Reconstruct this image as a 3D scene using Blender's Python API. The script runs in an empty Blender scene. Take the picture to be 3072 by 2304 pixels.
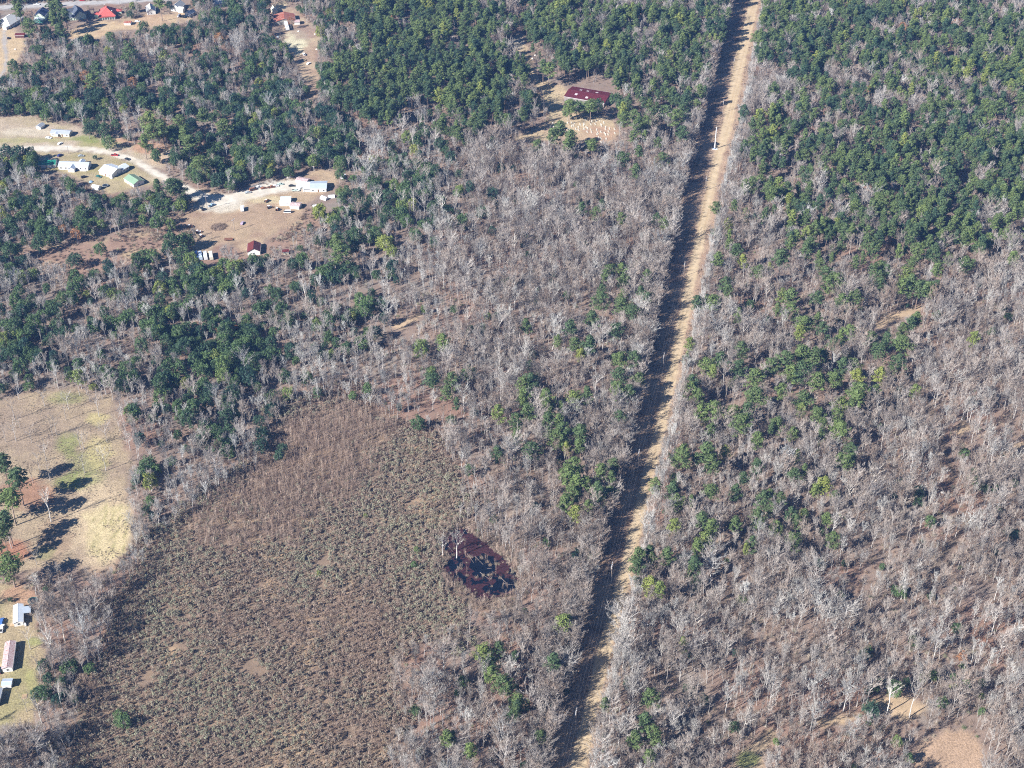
import bpy, math, random
import numpy as np
from mathutils import Vector
random.seed(7); rng = np.random.default_rng(11)
R = math.radians
C = bpy.context.scene.collection
scene = bpy.context.scene

# ------------------------------------------------------------------ camera, sky, sun, exposure
FPX, PITCH, H = 4400.0, R(36.0), 529.0            # focal length in photo pixels, pitch below horizon, height
cd = bpy.data.cameras.new('camera'); cam = bpy.data.objects.new('camera', cd); C.objects.link(cam)
cd.sensor_width = 36.0; cd.lens = 36.0 * FPX / 3072.0
cd.clip_start = 1.0; cd.clip_end = 20000.0
cam.location = (0, 0, H); cam.rotation_euler = (R(90) - PITCH, 0, 0)
scene.camera = cam
SUN_EL, SHADOW_AZ = R(34.0), R(34.5)
world = bpy.data.worlds.new('World'); scene.world = world; world.use_nodes = True
wn = world.node_tree.nodes; wl = world.node_tree.links
sky = wn.new('ShaderNodeTexSky'); sky.sky_type = 'NISHITA'; sky.sun_disc = False
sky.sun_elevation = SUN_EL; sky.sun_rotation = R(235.5); sky.altitude = 300
wl.new(sky.outputs[0], wn['Background'].inputs[0]); wn['Background'].inputs[1].default_value = 0.05
sky.air_density = 0.85; sky.dust_density = 0.0; sky.ozone_density = 6.0
sd = bpy.data.lights.new('sun', 'SUN'); so = bpy.data.objects.new('sun', sd); C.objects.link(so)
sd.energy = 5.0; sd.angle = R(0.53); sd.color = (1.0, 0.96, 0.91)
LD = Vector((math.cos(SHADOW_AZ) * math.cos(SUN_EL), math.sin(SHADOW_AZ) * math.cos(SUN_EL), -math.sin(SUN_EL)))
so.rotation_euler = LD.to_track_quat('-Z', 'Y').to_euler(); so.location = (-300, 400, 500)
vs = scene.view_settings
vs.view_transform = 'Standard'; vs.look = 'None'; vs.gamma = 1.0; vs.exposure = 1.3
scene.cycles.max_bounces = 5; scene.cycles.diffuse_bounces = 1; scene.cycles.volume_bounces = 0
scene.cycles.filter_width = 1.1
scene.cycles.use_denoising = False

# ------------------------------------------------------------------ pixel <-> place helpers (photo pixels 3072 x 2304)
cp, sp = math.cos(PITCH), math.sin(PITCH)
def proj(X, Y, Z=0.0):
    dz = Z - H
    zc = Y * cp - dz * sp
    return 1536 + FPX * X / zc, 1152 - FPX * (Y * sp + dz * cp) / zc
def at(px, py, z=0.0):
    a = (px - 1536) / FPX; b = (1152 - py) / FPX
    dy = cp + b * sp; dz = -sp + b * cp
    t = (z - H) / dz
    return a * t, dy * t
def pxm(py): return 0.001529 * (py + 2045)          # photo pixels per metre on the ground
K = 3072 / 2212.0
def V(l): return [(x * K, y * K) for x, y in l]

# ------------------------------------------------------------------ object helpers
def new_mesh(name, v, f, mats=(), midx=None, smooth=False):
    me = bpy.data.meshes.new(name)
    me.from_pydata([tuple(p) for p in v], [], [tuple(q) for q in f])
    for m in mats: me.materials.append(m)
    if midx is not None: me.polygons.foreach_set('material_index', np.asarray(midx, dtype=np.int32))
    if smooth: me.polygons.foreach_set('use_smooth', np.ones(len(me.polygons), dtype=bool))
    me.update(); return me
def ob(name, me, parent=None, loc=(0, 0, 0), rz=0.0):
    o = bpy.data.objects.new(name, me); C.objects.link(o)
    o.location = loc; o.rotation_euler = (0, 0, rz)
    if parent: o.parent = parent
    return o
def tag(o, label, cat=None, group=None, kind=None):
    if label: o['label'] = label
    if cat: o['category'] = cat
    if group: o['group'] = group
    if kind: o['kind'] = kind
    return o
def thing(name, label, cat, loc, rz=0.0, group=None):
    return tag(ob(name, None, None, loc, rz), label, cat, group)
class MB:
    def __init__(s): s.v = []; s.f = []
    def add(s, v, f):
        n = len(s.v); s.v += [tuple(p) for p in v]; s.f += [tuple(i + n for i in q) for q in f]; return s
    def box(s, x0, x1, y0, y1, z0, z1):
        return s.add([(x0,y0,z0),(x1,y0,z0),(x1,y1,z0),(x0,y1,z0),(x0,y0,z1),(x1,y0,z1),(x1,y1,z1),(x0,y1,z1)],
                     [(0,3,2,1),(4,5,6,7),(0,1,5,4),(1,2,6,5),(2,3,7,6),(3,0,4,7)])
    def tube(s, p0, p1, r0, r1, n=4, cap=True):
        p0 = Vector(p0); p1 = Vector(p1); d = (p1 - p0)
        d = d.normalized() if d.length > 1e-6 else Vector((0, 0, 1))
        a = d.orthogonal().normalized(); b = d.cross(a)
        v = []
        for p, r in ((p0, r0), (p1, r1)):
            for i in range(n):
                t = 2 * math.pi * i / n
                v.append(p + (a * math.cos(t) + b * math.sin(t)) * r)
        f = [(i, (i + 1) % n, n + (i + 1) % n, n + i) for i in range(n)]
        if cap: f += [tuple(range(n - 1, -1, -1)), tuple(range(n, 2 * n))]
        return s.add(v, f)
    def cone(s, p0, d, r):
        a = d.orthogonal().normalized(); b = d.cross(a).normalized()
        v = [p0 + a * r, p0 + (a * -.5 + b * .866) * r, p0 + (a * -.5 - b * .866) * r, p0 + d]
        return s.add(v, [(0, 1, 3), (1, 2, 3), (2, 0, 3)])
    def prism(s, prof, x0, x1):          # profile in (y,z) extruded along x
        n = len(prof)
        v = [(x0, y, z) for y, z in prof] + [(x1, y, z) for y, z in prof]
        return s.add(v, [tuple(range(n - 1, -1, -1)), tuple(range(n, 2 * n))] + [(i, (i + 1) % n, n + (i + 1) % n, n + i) for i in range(n)])
    def mesh(s, name, mat=None, smooth=False): return new_mesh(name, s.v, s.f, [mat] if mat else [], None, smooth)
    def build(s, name, mat, parent=None, loc=(0, 0, 0), rz=0.0): return ob(name, s.mesh(name, mat), parent, loc, rz)

# ------------------------------------------------------------------ materials
def nodes_of(name):
    m = bpy.data.materials.new(name); m.use_nodes = True
    nt = m.node_tree; return m, nt, nt.nodes, nt.links, nt.nodes['Principled BSDF']
def ramp(n, stops):
    r = n.new('ShaderNodeValToRGB'); e = r.color_ramp.elements
    while len(e) < len(stops): e.new(0.5)
    for i, (p, c) in enumerate(stops): e[i].position = p; e[i].color = (*c, 1)
    return r
def plain(name, col, rough=0.7, amt=0.25, scale=1.2, metal=0.0, spec=0.3, corr=None):
    m, nt, n, l, b = nodes_of(name)
    tc = n.new('ShaderNodeTexCoord'); no = n.new('ShaderNodeTexNoise'); no.inputs['Scale'].default_value = scale; no.inputs['Detail'].default_value = 6
    l.new(tc.outputs['Object'], no.inputs['Vector'])
    lo = tuple(c * (1 - amt) for c in col); hi = tuple(min(1, c * (1 + amt)) for c in col)
    r = ramp(n, [(0.3, lo), (0.7, hi)]); l.new(no.outputs['Fac'], r.inputs[0])
    l.new(r.outputs[0], b.inputs['Base Color']); b.inputs['Roughness'].default_value = rough
    b.inputs['Metallic'].default_value = metal; b.inputs['Specular IOR Level'].default_value = spec
    if corr:                              # sheet-metal ribs running down the roof
        w = n.new('ShaderNodeTexWave'); w.inputs['Scale'].default_value = corr; w.bands_direction = 'X'
        l.new(tc.outputs['Object'], w.inputs['Vector'])
        bp = n.new('ShaderNodeBump'); bp.inputs['Strength'].default_value = 0.35; bp.inputs['Distance'].default_value = 0.05
        l.new(w.outputs['Fac'], bp.inputs['Height']); l.new(bp.outputs[0], b.inputs['Normal'])
    return m
def rusty(name, base, rust, cover=0.5, scale=0.35):
    m, nt, n, l, b = nodes_of(name)
    tc = n.new('ShaderNodeTexCoord'); no = n.new('ShaderNodeTexNoise'); no.inputs['Scale'].default_value = scale; no.inputs['Detail'].default_value = 8; no.inputs['Roughness'].default_value = 0.7
    mp = n.new('ShaderNodeMapping'); mp.inputs['Scale'].default_value = (2.2, 0.7, 1); l.new(tc.outputs['Object'], mp.inputs[0]); l.new(mp.outputs[0], no.inputs['Vector'])
    r = ramp(n, [(cover - 0.08, rust), (cover + 0.08, base)]); l.new(no.outputs['Fac'], r.inputs[0])
    l.new(r.outputs[0], b.inputs['Base Color']); b.inputs['Roughness'].default_value = 0.65; b.inputs['Specular IOR Level'].default_value = 0.25
    return m
def veg(name, stops, rough=0.8, trans=0.0):
    """plant material: every plant takes its own tint (0..1) along a ramp, with fine mottling"""
    m, nt, n, l, b = nodes_of(name)
    a = n.new('ShaderNodeAttribute'); a.attribute_type = 'INSTANCER'; a.attribute_name = 'tint'
    r = ramp(n, stops); l.new(a.outputs['Fac'], r.inputs[0])
    tc = n.new('ShaderNodeTexCoord'); no = n.new('ShaderNodeTexNoise'); no.inputs['Scale'].default_value = 0.9; no.inputs['Detail'].default_value = 3
    l.new(tc.outputs['Object'], no.inputs['Vector'])
    mr = n.new('ShaderNodeMapRange'); mr.inputs[1].default_value = 0.3; mr.inputs[2].default_value = 0.7; mr.inputs[3].default_value = 0.72; mr.inputs[4].default_value = 1.28
    l.new(no.outputs['Fac'], mr.inputs[0])
    mx = n.new('ShaderNodeMix'); mx.data_type = 'RGBA'; mx.blend_type = 'MULTIPLY'; mx.inputs[0].default_value = 1.0
    l.new(r.outputs[0], mx.inputs[6]); l.new(mr.outputs[0], mx.inputs[7])
    l.new(mx.outputs[2], b.inputs['Base Color']); b.inputs['Roughness'].default_value = rough; b.inputs['Specular IOR Level'].default_value = 0.15
    if trans:
        t = n.new('ShaderNodeBsdfTranslucent'); l.new(mx.outputs[2], t.inputs[0])
        ms = n.new('ShaderNodeMixShader'); ms.inputs[0].default_value = trans
        l.new(b.outputs[0], ms.inputs[1]); l.new(t.outputs[0], ms.inputs[2]); l.new(ms.outputs[0], n['Material Output'].inputs[0])
    return m
def ground_mat(name, bump=0.5, fine=2.2, speck=0.45):
    m, nt, n, l, b = nodes_of(name)
    a = n.new('ShaderNodeAttribute'); a.attribute_name = 'cover'
    g = n.new('ShaderNodeNewGeometry')
    n1 = n.new('ShaderNodeTexNoise'); n1.inputs['Scale'].default_value = fine; n1.inputs['Detail'].default_value = 8; n1.inputs['Roughness'].default_value = 0.75
    n2 = n.new('ShaderNodeTexNoise'); n2.inputs['Scale'].default_value = 0.16; n2.inputs['Detail'].default_value = 6; n2.inputs['Roughness'].default_value = 0.7
    l.new(g.outputs['Position'], n1.inputs['Vector']); l.new(g.outputs['Position'], n2.inputs['Vector'])
    r1 = n.new('ShaderNodeMapRange'); r1.inputs[1].default_value = 0.32; r1.inputs[2].default_value = 0.68; r1.inputs[3].default_value = 1 - speck; r1.inputs[4].default_value = 1 + speck * 0.8
    r2 = n.new('ShaderNodeMapRange'); r2.inputs[1].default_value = 0.3; r2.inputs[2].default_value = 0.7; r2.inputs[3].default_value = 0.78; r2.inputs[4].default_value = 1.18
    l.new(n1.outputs['Fac'], r1.inputs[0]); l.new(n2.outputs['Fac'], r2.inputs[0])
    mu = n.new('ShaderNodeMath'); mu.operation = 'MULTIPLY'; l.new(r1.outputs[0], mu.inputs[0]); l.new(r2.outputs[0], mu.inputs[1])
    mx = n.new('ShaderNodeMix'); mx.data_type = 'RGBA'; mx.blend_type = 'MULTIPLY'; mx.inputs[0].default_value = 1.0
    l.new(a.outputs['Color'], mx.inputs[6]); l.new(mu.outputs[0], mx.inputs[7]); l.new(mx.outputs[2], b.inputs['Base Color'])
    b.inputs['Roughness'].default_value = 0.95; b.inputs['Specular IOR Level'].default_value = 0.1
    bp = n.new('ShaderNodeBump'); bp.inputs['Strength'].default_value = bump; bp.inputs['Distance'].default_value = 0.5
    l.new(n1.outputs['Fac'], bp.inputs['Height']); l.new(bp.outputs[0], b.inputs['Normal'])
    return m
G = ground_mat('litter_ground', 0.6)
GS = ground_mat('packed_dirt', 0.25, 1.6, 0.2)
GF = ground_mat('dry_grass', 0.8, 1.1, 0.55)
bark = veg('grey_bark', [(0.0, (.28, .25, .225)), (0.35, (.37, .34, .31)), (0.7, (.47, .445, .42)), (1.0, (.58, .565, .54))])
twig = veg('twigs', [(0.0, (.23, .165, .125)), (0.25, (.29, .235, .195)), (0.55, (.35, .31, .28)), (0.8, (.38, .365, .335)), (1.0, (.47, .465, .44))])
white_bark = veg('white_bark', [(0.0, (.50, .46, .40)), (1.0, (.72, .69, .64))])
pale_twig = veg('pale_twigs', [(0.0, (.36, .31, .27)), (1.0, (.52, .49, .44))])
brown_twig = veg('sapling_twigs', [(0.0, (.24, .165, .125)), (0.5, (.34, .25, .20)), (1.0, (.44, .36, .29))])
pine_bark = veg('pine_bark', [(0.0, (.20, .14, .11)), (1.0, (.30, .24, .20))])
needles = veg('pine_needles', [(0.0, (.065, .115, .065)), (0.45, (.13, .18, .07)), (0.8, (.175, .235, .08)), (1.0, (.29, .32, .08))], 0.7, 0.3)
leaves = veg('evergreen_leaves', [(0.0, (.040, .082, .060)), (0.4, (.082, .135, .06)), (0.75, (.12, .19, .070)), (1.0, (.27, .30, .075))], 0.55, 0.25)
olive = veg('grey_green_leaves', [(0.0, (.30, .225, .175)), (0.35, (.31, .255, .20)), (0.7, (.29, .265, .195)), (1.0, (.29, .295, .20))], 0.7, 0.1)
russet = veg('russet_leaves', [(0.0, (.24, .10, .05)), (1.0, (.36, .19, .09))], 0.8, 0.1)
brush = veg('undergrowth_twigs', [(0.0, (.24, .155, .115)), (0.5, (.33, .25, .19)), (0.8, (.38, .33, .25)), (1.0, (.13, .17, .08))])

# ------------------------------------------------------------------ land cover, in photo pixels (traced outlines, brought down to the ground)
def inside(poly, x, y):
    x = np.asarray(x); y = np.asarray(y); r = np.zeros(x.shape, bool); n = len(poly)
    for i in range(n):
        x1, y1 = poly[i]; x2, y2 = poly[(i + 1) % n]
        if y1 == y2: continue
        c = ((y1 > y) != (y2 > y)) & (x < (x2 - x1) * (y - y1) / (y2 - y1) + x1)
        r ^= c
    return r
def edge_dist(poly, x, y):
    d = np.full(x.shape, 1e9); n = len(poly)
    for i in range(n):
        x1, y1 = poly[i]; x2, y2 = poly[(i + 1) % n]; dx, dy = x2 - x1, y2 - y1
        t = np.clip(((x - x1) * dx + (y - y1) * dy) / (dx * dx + dy * dy + 1e-9), 0, 1)
        d = np.minimum(d, np.hypot(x - x1 - t * dx, y - y1 - t * dy))
    return d
def vnoise(x, y, s, seed=0):
    x = np.asarray(x) / s; y = np.asarray(y) / s
    xi = np.floor(x).astype(np.int64); yi = np.floor(y).astype(np.int64); fx = x - xi; fy = y - yi
    fx = fx * fx * (3 - 2 * fx); fy = fy * fy * (3 - 2 * fy)
    def h(a, b):
        k = (a * 374761393 + b * 668265263 + seed * 1442695041) & 0x7fffffff
        k = ((k ^ (k >> 13)) * 1274126177) & 0x7fffffff
        return ((k ^ (k >> 16)) & 0xffff) / 65535.0
    return (h(xi, yi) * (1 - fx) + h(xi + 1, yi) * fx) * (1 - fy) + (h(xi, yi + 1) * (1 - fx) + h(xi + 1, yi + 1) * fx) * fy
def fbm(x, y, s, seed=0):
    return (vnoise(x, y, s, seed) + .5 * vnoise(x, y, s / 2, seed + 1) + .25 * vnoise(x, y, s / 4, seed + 2)) / 1.75

cut_l = [(1160,1740),(1185,1659),(1235,1450),(1285,1250),(1340,1050),(1380,870),(1420,690),(1470,440),(1500,310),(1535,190),(1560,80),(1590,-10),(1612,-90)]
cut_r = [(1252,1740),(1275,1659),(1320,1450),(1385,1200),(1412,1050),(1450,920),(1490,740),(1512,640),(1542,500),(1567,380),(1597,270),(1624,120),(1650,0),(1668,-90)]
CUT = V(cut_l + cut_r[::-1])
tr_c = [(1228,1740),(1247,1659),(1275,1540),(1302,1420),(1350,1240),(1372,1150),(1392,1060),(1427,920),(1462,760),(1500,570),(1528,440),(1548,350),(1572,270),(1598,130),(1630,0),(1645,-90)]
tr_w = [19,18,16,16,15,14,13,13,12,11,11,10,12,13,10,9]
TRACK = V([(x - w, y) for (x, y), w in zip(tr_c, tr_w)] + [(x + w, y) for (x, y), w in list(zip(tr_c, tr_w))[::-1]])
FIELD = V([(-90,850),(0,862),(40,852),(150,834),(238,855),(255,905),(265,950),(288,1000),(268,1055),(278,1092),(285,1142),(270,1187),(225,1230),(205,1222),(120,1216),(60,1240),(0,1225),(-90,1210)])
POND = V([(950,1165),(968,1150),(1000,1136),(1028,1155),(1052,1172),(1085,1196),(1100,1214),(1122,1246),(1118,1275),(1095,1290),(1065,1300),(1040,1302),(1016,1288),(990,1262),(958,1245),(952,1225),(968,1206),(952,1186)])
def band(c, w): 
    a = []; b = []
    for i, (x, y) in enumerate(c):
        x0, y0 = c[max(0, i - 1)]; x1, y1 = c[min(len(c) - 1, i + 1)]; d = math.hypot(x1 - x0, y1 - y0); ww = w[i] if isinstance(w, list) else w
        nx, ny = -(y1 - y0) / d, (x1 - x0) / d; a.append((x + nx * ww, y + ny * ww)); b.append((x - nx * ww, y - ny * ww))
    return V(a + b[::-1])
ROAD = band([(-60,325),(40,322),(130,320),(190,322),(235,328),(290,347),(340,375),(380,398),(420,420),(455,431),(490,432),(540,420),(600,405),(660,396)], [5,5,5.5,5.5,5.5,6,6.5,8,11,13,12,11,10,7])
STREET = band([(-60,20),(0,16),(60,13),(140,9),(230,4),(330,-2),(420,-9)], 5)
DRIVE = band([(8,66),(10,100),(14,130),(8,155),(-10,175)], [4,4,4,3.5,3.5])
YARD_A = V([(-90,255),(0,253),(60,250),(92,262),(150,268),(175,272),(185,292),(220,300),(262,292),(275,298),(262,312),(300,318),(330,318),(345,332),(365,318),(375,330),(360,350),(350,368),(290,352),(220,328),(-90,318)])
YARD_B = V([(70,326),(130,328),(200,328),(240,334),(290,355),(340,385),(345,395),(300,402),(285,408),(240,418),(205,410),(190,395),(160,382),(130,374),(85,364)])
JUNK = V([(400,420),(430,405),(470,415),(500,422),(560,405),(620,388),(648,378),(690,365),(725,372),(732,392),(715,410),(690,425),(662,440),(640,475),(600,500),(572,520),(566,550),(525,550),(505,532),(478,520),(440,545),(400,556),(372,568),(380,555),(425,525),(440,505),(405,480),(398,455),(410,440)])
TOWN = V([(-90,58),(30,62),(48,78),(55,100),(45,120),(25,150),(0,165),(-90,170)])
TOWN2 = V([(140,78),(170,55),(205,45),(285,42),(320,28),(385,30),(420,22),(410,42),(350,52),(300,62),(255,66),(215,84),(170,82),(150,86)])
WARE = V([(592,10),(640,20),(660,45),(690,70),(694,95),(678,120),(690,162),(676,232),(664,222),(668,195),(648,160),(632,128),(618,100),(610,70),(600,40)])
BARN = V([(1098,85),(1122,72),(1140,100),(1150,145),(1165,172),(1218,184),(1232,205),(1212,222),(1235,240),(1280,246),(1322,252),(1335,282),(1318,302),(1260,308),(1215,302),(1160,303),(1110,303),(1135,286),(1185,268),(1190,248),(1172,205),(1148,170),(1135,130)])
YARD_C = V([(-90,1262),(40,1262),(66,1282),(75,1315),(72,1345),(85,1385),(100,1415),(72,1455),(84,1500),(72,1560),(0,1572),(-90,1572)])
FIELD_B = V([(1560,1740),(1582,1655),(1610,1620),(1645,1590),(1668,1576),(1682,1590),(1655,1615),(1650,1660),(1640,1740)])
FIELD_C = V([(1960,1740),(1975,1625),(2000,1598),(2045,1578),(2080,1575),(2112,1592),(2125,1630),(2115,1740)])
CREEK = band([(1992,862),(2029,912),(2034,950),(2049,1000),(2064,1037),(2029,1042),(2034,1080),(2089,1125),(2064,1167),(2016,1225),(2005,1250)], [4,6,6,5,6,5,5,6,5,6,4])
PATCHES = [V([(845,703),(880,690),(915,672),(905,690),(870,712)]), V([(1755,1560),(1800,1545),(1850,1548),(1820,1566),(1770,1570)]),
           V([(1885,700),(1935,675),(1985,660),(1995,668),(1940,690),(1900,712)]), V([(1880,1510),(1960,1500),(2010,1530),(1960,1560),(1900,1540)]),
           V([(2055,930),(2080,912),(2095,925),(2075,945)]), V([(2180,960),(2212,955),(2240,975),(2200,975)])]
THICKET = V([(600,890),(700,866),(800,876),(850,900),(930,940),(985,1000),(1000,1080),(985,1140),(950,1160),(945,1235),(980,1290),(1050,1312),(960,1368),(890,1390),(850,1440),(846,1560),(840,1740),(150,1740),(160,1560),(175,1480),(230,1400),(240,1300),(300,1235),(330,1150),(430,1090),(560,1000),(598,930)])
SAPLING = V([(600,890),(700,866),(800,876),(850,900),(850,960),(810,1010),(740,1090),(640,1160),(520,1200),(420,1190),(400,1120),(560,1000),(598,930)])
SCRUB = [V([(610,450),(660,440),(700,470),(660,520),(590,560),(560,560),(575,520),(600,500)]), V([(330,490),(410,455),(430,505),(380,545),(300,570),(160,610),(0,560),(0,548),(200,520)])]
ROOFS = [[(x0, y0), (x1, y0), (x1, y1), (x0, y1)] for x0, y0, x1, y1 in [(1683,252,1842,308),(0,30,72,96),(105,20,143,78),(206,6,258,80),(284,3,354,64),(370,54,398,80),(40,88,84,116),(420,0,476,48),(512,0,562,40),(558,26,588,54),(640,-10,676,18),(808,14,894,100),(108,362,140,390),(150,376,228,416),(112,464,170,506),(176,468,272,514),(296,480,372,536),(374,512,438,566),(272,546,326,576),(738,722,794,770),(846,742,868,768),(580,750,645,784),(935,580,1008,622),(1018,520,1042,542),(715,612,742,640),(2,1912,50,2016),(40,1806,84,1876)]]
CLEAR = ROOFS + [FIELD, POND, ROAD, STREET, DRIVE, YARD_A, YARD_B, JUNK, TOWN, TOWN2, WARE, BARN, YARD_C, FIELD_B, FIELD_C, CREEK] + PATCHES
# raster of the clear ground, 4 photo pixels to a cell
MX0, MY0, MS = -200, -200, 4
mgx, mgy = np.meshgrid(np.arange(MX0, 3280, MS), np.arange(MY0, 2520, MS))
clear_mask = np.zeros(mgx.shape, bool)
for p in CLEAR: clear_mask |= inside(p, mgx, mgy)
foot_mask = inside(CUT, mgx, mgy)
def on_cut(X, Y):
    px, py = proj(X, Y); i = np.clip(((py - MY0) / MS).astype(int), 0, foot_mask.shape[0] - 1); j = np.clip(((px - MX0) / MS).astype(int), 0, foot_mask.shape[1] - 1)
    return foot_mask[i, j]
def is_clear(px, py):
    i = np.clip(((py - MY0) / MS).astype(int), 0, clear_mask.shape[0] - 1); j = np.clip(((px - MX0) / MS).astype(int), 0, clear_mask.shape[1] - 1)
    return clear_mask[i, j]

def cover(X, Y):
    """what the ground is covered with at a place: leaf litter, straw, clay, gravel ..."""
    px, py = proj(X, Y)
    n1 = fbm(X, Y, 40, 1); n2 = fbm(X, Y, 14, 5); n3 = fbm(X, Y, 5, 9)
    c = np.zeros(X.shape + (3,))
    base = np.array((.235, .175, .14)); red = np.array((.25, .15, .11)); gry = np.array((.23, .195, .165))
    w = np.clip((n1 - .5) * 3, 0, .8)[..., None]; c[:] = base * (1 - w) + red * w
    w = np.clip((n2 - .55) * 4, 0, 1)[..., None]; c[:] = c * (1 - w) + gry * w
    def lay(poly, col, soft=7, alt=None, an=None):
        nonlocal c
        sd_ = np.where(inside(poly, px, py), 1, -1) * edge_dist(poly, px, py) + (n3 - .5) * soft * 3
        w = np.clip(sd_ / soft * .5 + .5, 0, 1)[..., None]
        k = np.array(col) * np.ones(c.shape)
        if alt is not None:
            a = np.clip(an, 0, 1)[..., None]; k = k * (1 - a) + np.array(alt) * a
        c = c * (1 - w) + k * w
    def blob(x, y, rx, ry, col, k=1.0):
        nonlocal c
        d = np.hypot((px - x * K) / (rx * K), (py - y * K) / (ry * K)) + (n3 - .5) * .9
        w = (np.clip((1.15 - d) * 2.2, 0, 1) * k)[..., None]
        c = c * (1 - w) + np.array(col) * w
    tan = (.40, .31, .19); green = (.20, .23, .075); clay = (.40, .24, .155); dirt = (.40, .325, .24); strw = (.46, .36, .235); pine = (.30, .17, .11)
    lay(THICKET, (.22, .16, .115), 20, (.38, .27, .17), (n2 - .62) * 5)
    for p in SCRUB: lay(p, (.27, .18, .135), 12, tan, (n2 - .55) * 4)
    lay(CUT, (.37, .265, .185), 6, (.27, .18, .13), (n2 - .45) * 3)
    strk = vnoise(px - .25 * (2304 - py) * .98, py * .02, 3.2, 3)
    lay(TRACK, strw, 5, (.36, .26, .15), (strk - .5) * 1.6)
    lay(FIELD, (.34, .265, .175), 9, (.27, .205, .15), (n2 - .42) * 3)
    blob(165,1040,60,22,green,.8); blob(145,960,28,25,green,.7); blob(190,1010,45,40,green,.5); blob(150,860,50,14,green,.5); blob(215,980,30,40,(.42,.36,.17),.6); blob(210,905,25,16,(.42,.36,.17),.7)
    blob(215,1130,70,100,strw,.85); blob(120,1165,35,50,(.30,.215,.145),.8); blob(60,1065,60,35,pine,.9); blob(25,1190,45,26,(.33,.16,.10),.9); blob(95,1195,25,14,green,.4); blob(50,930,80,70,(.27,.205,.15),.8)
    rows = vnoise(px * .5 + py * .06, py * .03, 2.6, 21)
    lay(V([(180,1110),(230,1085),(278,1092),(285,1142),(270,1187),(225,1222),(195,1200)]), (.50,.41,.24), 10, (.30,.27,.12), (rows - .5) * 2)
    lay(YARD_A, dirt, 7, (.30,.27,.13), (n2 - .45) * 3); blob(60,285,60,9,(.47,.41,.31),.8); blob(60,262,60,12,(.36,.29,.20),.7); blob(320,318,50,14,clay,.9); blob(270,303,40,6,clay,.8); blob(190,300,35,8,green,.8); blob(60,303,80,6,(.30,.28,.13),.7); blob(345,345,22,14,(.45,.33,.22),.8)
    lay(YARD_B, (.34,.28,.17), 6, (.29,.25,.12), (n2 - .45) * 3); blob(250,378,40,12,(.36,.32,.15),.6); blob(335,385,22,8,(.40,.33,.23),.8); blob(100,345,25,8,dirt,.8)
    lay(JUNK, (.37,.275,.18), 8, (.29,.20,.14), (n2 - .45) * 3); blob(480,445,60,14,(.52,.47,.38),.9); blob(610,402,70,14,(.52,.49,.43),.9); blob(470,500,40,30,(.36,.26,.175),.7); blob(440,530,22,30,(.37,.29,.2),.6); blob(560,470,60,30,(.33,.235,.16),.7); blob(580,432,50,8,(.50,.42,.26),.7)
    lay(TOWN, (.45,.34,.21), 7); lay(TOWN2, (.45,.34,.21), 7, (.38,.25,.16), (n2 - .5) * 3); blob(330,45,40,12,(.40,.27,.18),.6)
    lay(WARE, (.33,.235,.165), 8, (.42,.33,.22), (n2 - .5) * 3); blob(640,90,26,26,(.52,.48,.33),.9); blob(605,12,16,10,(.5,.42,.28),.9); blob(655,70,28,18,(.27,.19,.15),.7)
    lay(BARN, (.42,.325,.205), 7, (.38,.27,.18), (n2 - .5) * 3); blob(1190,225,22,28,(.46,.37,.22),.7); blob(1300,290,40,20,(.38,.24,.165),.7); blob(1120,90,14,20,(.46,.41,.33),.9)
    lay(YARD_C, (.34,.27,.165), 8, (.29,.255,.13), (n2 - .45) * 3); blob(45,1285,50,22,(.37,.22,.145),.8); blob(70,1470,18,30,(.29,.29,.11),.6); blob(75,1385,18,10,(.24,.27,.09),.6)
    lay(FIELD_B, (.33,.25,.17), 6, (.24,.24,.10), (n2 - .5) * 4); blob(1612,1640,26,18,(.22,.25,.09),.8); lay(FIELD_C, (.38,.265,.18), 8, (.46,.36,.21), (n2 - .5) * 4)
    for p in PATCHES: lay(p, (.42, .31, .20), 6)
    lay(CREEK, (.15, .115, .085), 6)  # shade of the treeless creek gap, put into a darker ground colour
    pd = np.where(inside(POND, px, py), -1, 1) * edge_dist(POND, px, py)
    w = (np.clip(1 - pd / 40, 0, 1) * np.clip(.3 + (n2 - .4) * 4, 0, 1))[..., None]; c = c * (1 - w * .5) + np.array((.36, .26, .18)) * w * .5
    lay(ROAD, (.52, .475, .40), 4, (.47, .42, .33), (n2 - .5) * 3)
    lay(DRIVE, (.33, .30, .27), 4); lay(STREET, (.36, .35, .34), 3)
    return np.clip(c, 0.01, 0.9)
def add_cover(me, X, Y):
    c = cover(X, Y); a = me.attributes.new('cover', 'FLOAT_COLOR', 'POINT')
    a.data.foreach_set('color', np.concatenate([c, np.ones(c.shape[:-1] + (1,))], -1).astype(np.float32).ravel())
def axis(lo, hi, step, far): 
    out = list(np.arange(lo, hi + .01, step)); s = step; a = out[-1]; b = out[0]
    while a < far or b > -far:
        s *= 1.6
        if a < far: a += s; out.append(a)
        if b > -far: b -= s; out.insert(0, b)
    return np.array(out)
def grid_mesh(name, xs, ys, mat, z=0.0):
    Xg, Yg = np.meshgrid(xs, ys); nx = len(xs)
    v = np.stack([Xg.ravel(), Yg.ravel(), np.full(Xg.size, z)], 1)
    i = (np.arange(len(ys) - 1)[:, None] * nx + np.arange(nx - 1)[None, :]).ravel()
    f = np.stack([i, i + 1, i + nx + 1, i + nx], 1)
    me = bpy.data.meshes.new(name); me.vertices.add(len(v)); me.vertices.foreach_set('co', v.ravel())
    me.loops.add(f.size); me.loops.foreach_set('vertex_index', f.ravel()); me.polygons.add(len(f))
    me.polygons.foreach_set('loop_start', np.arange(0, f.size, 4)); me.update(calc_edges=True)
    me.materials.append(mat); add_cover(me, v[:, 0], v[:, 1]); return me
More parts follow.
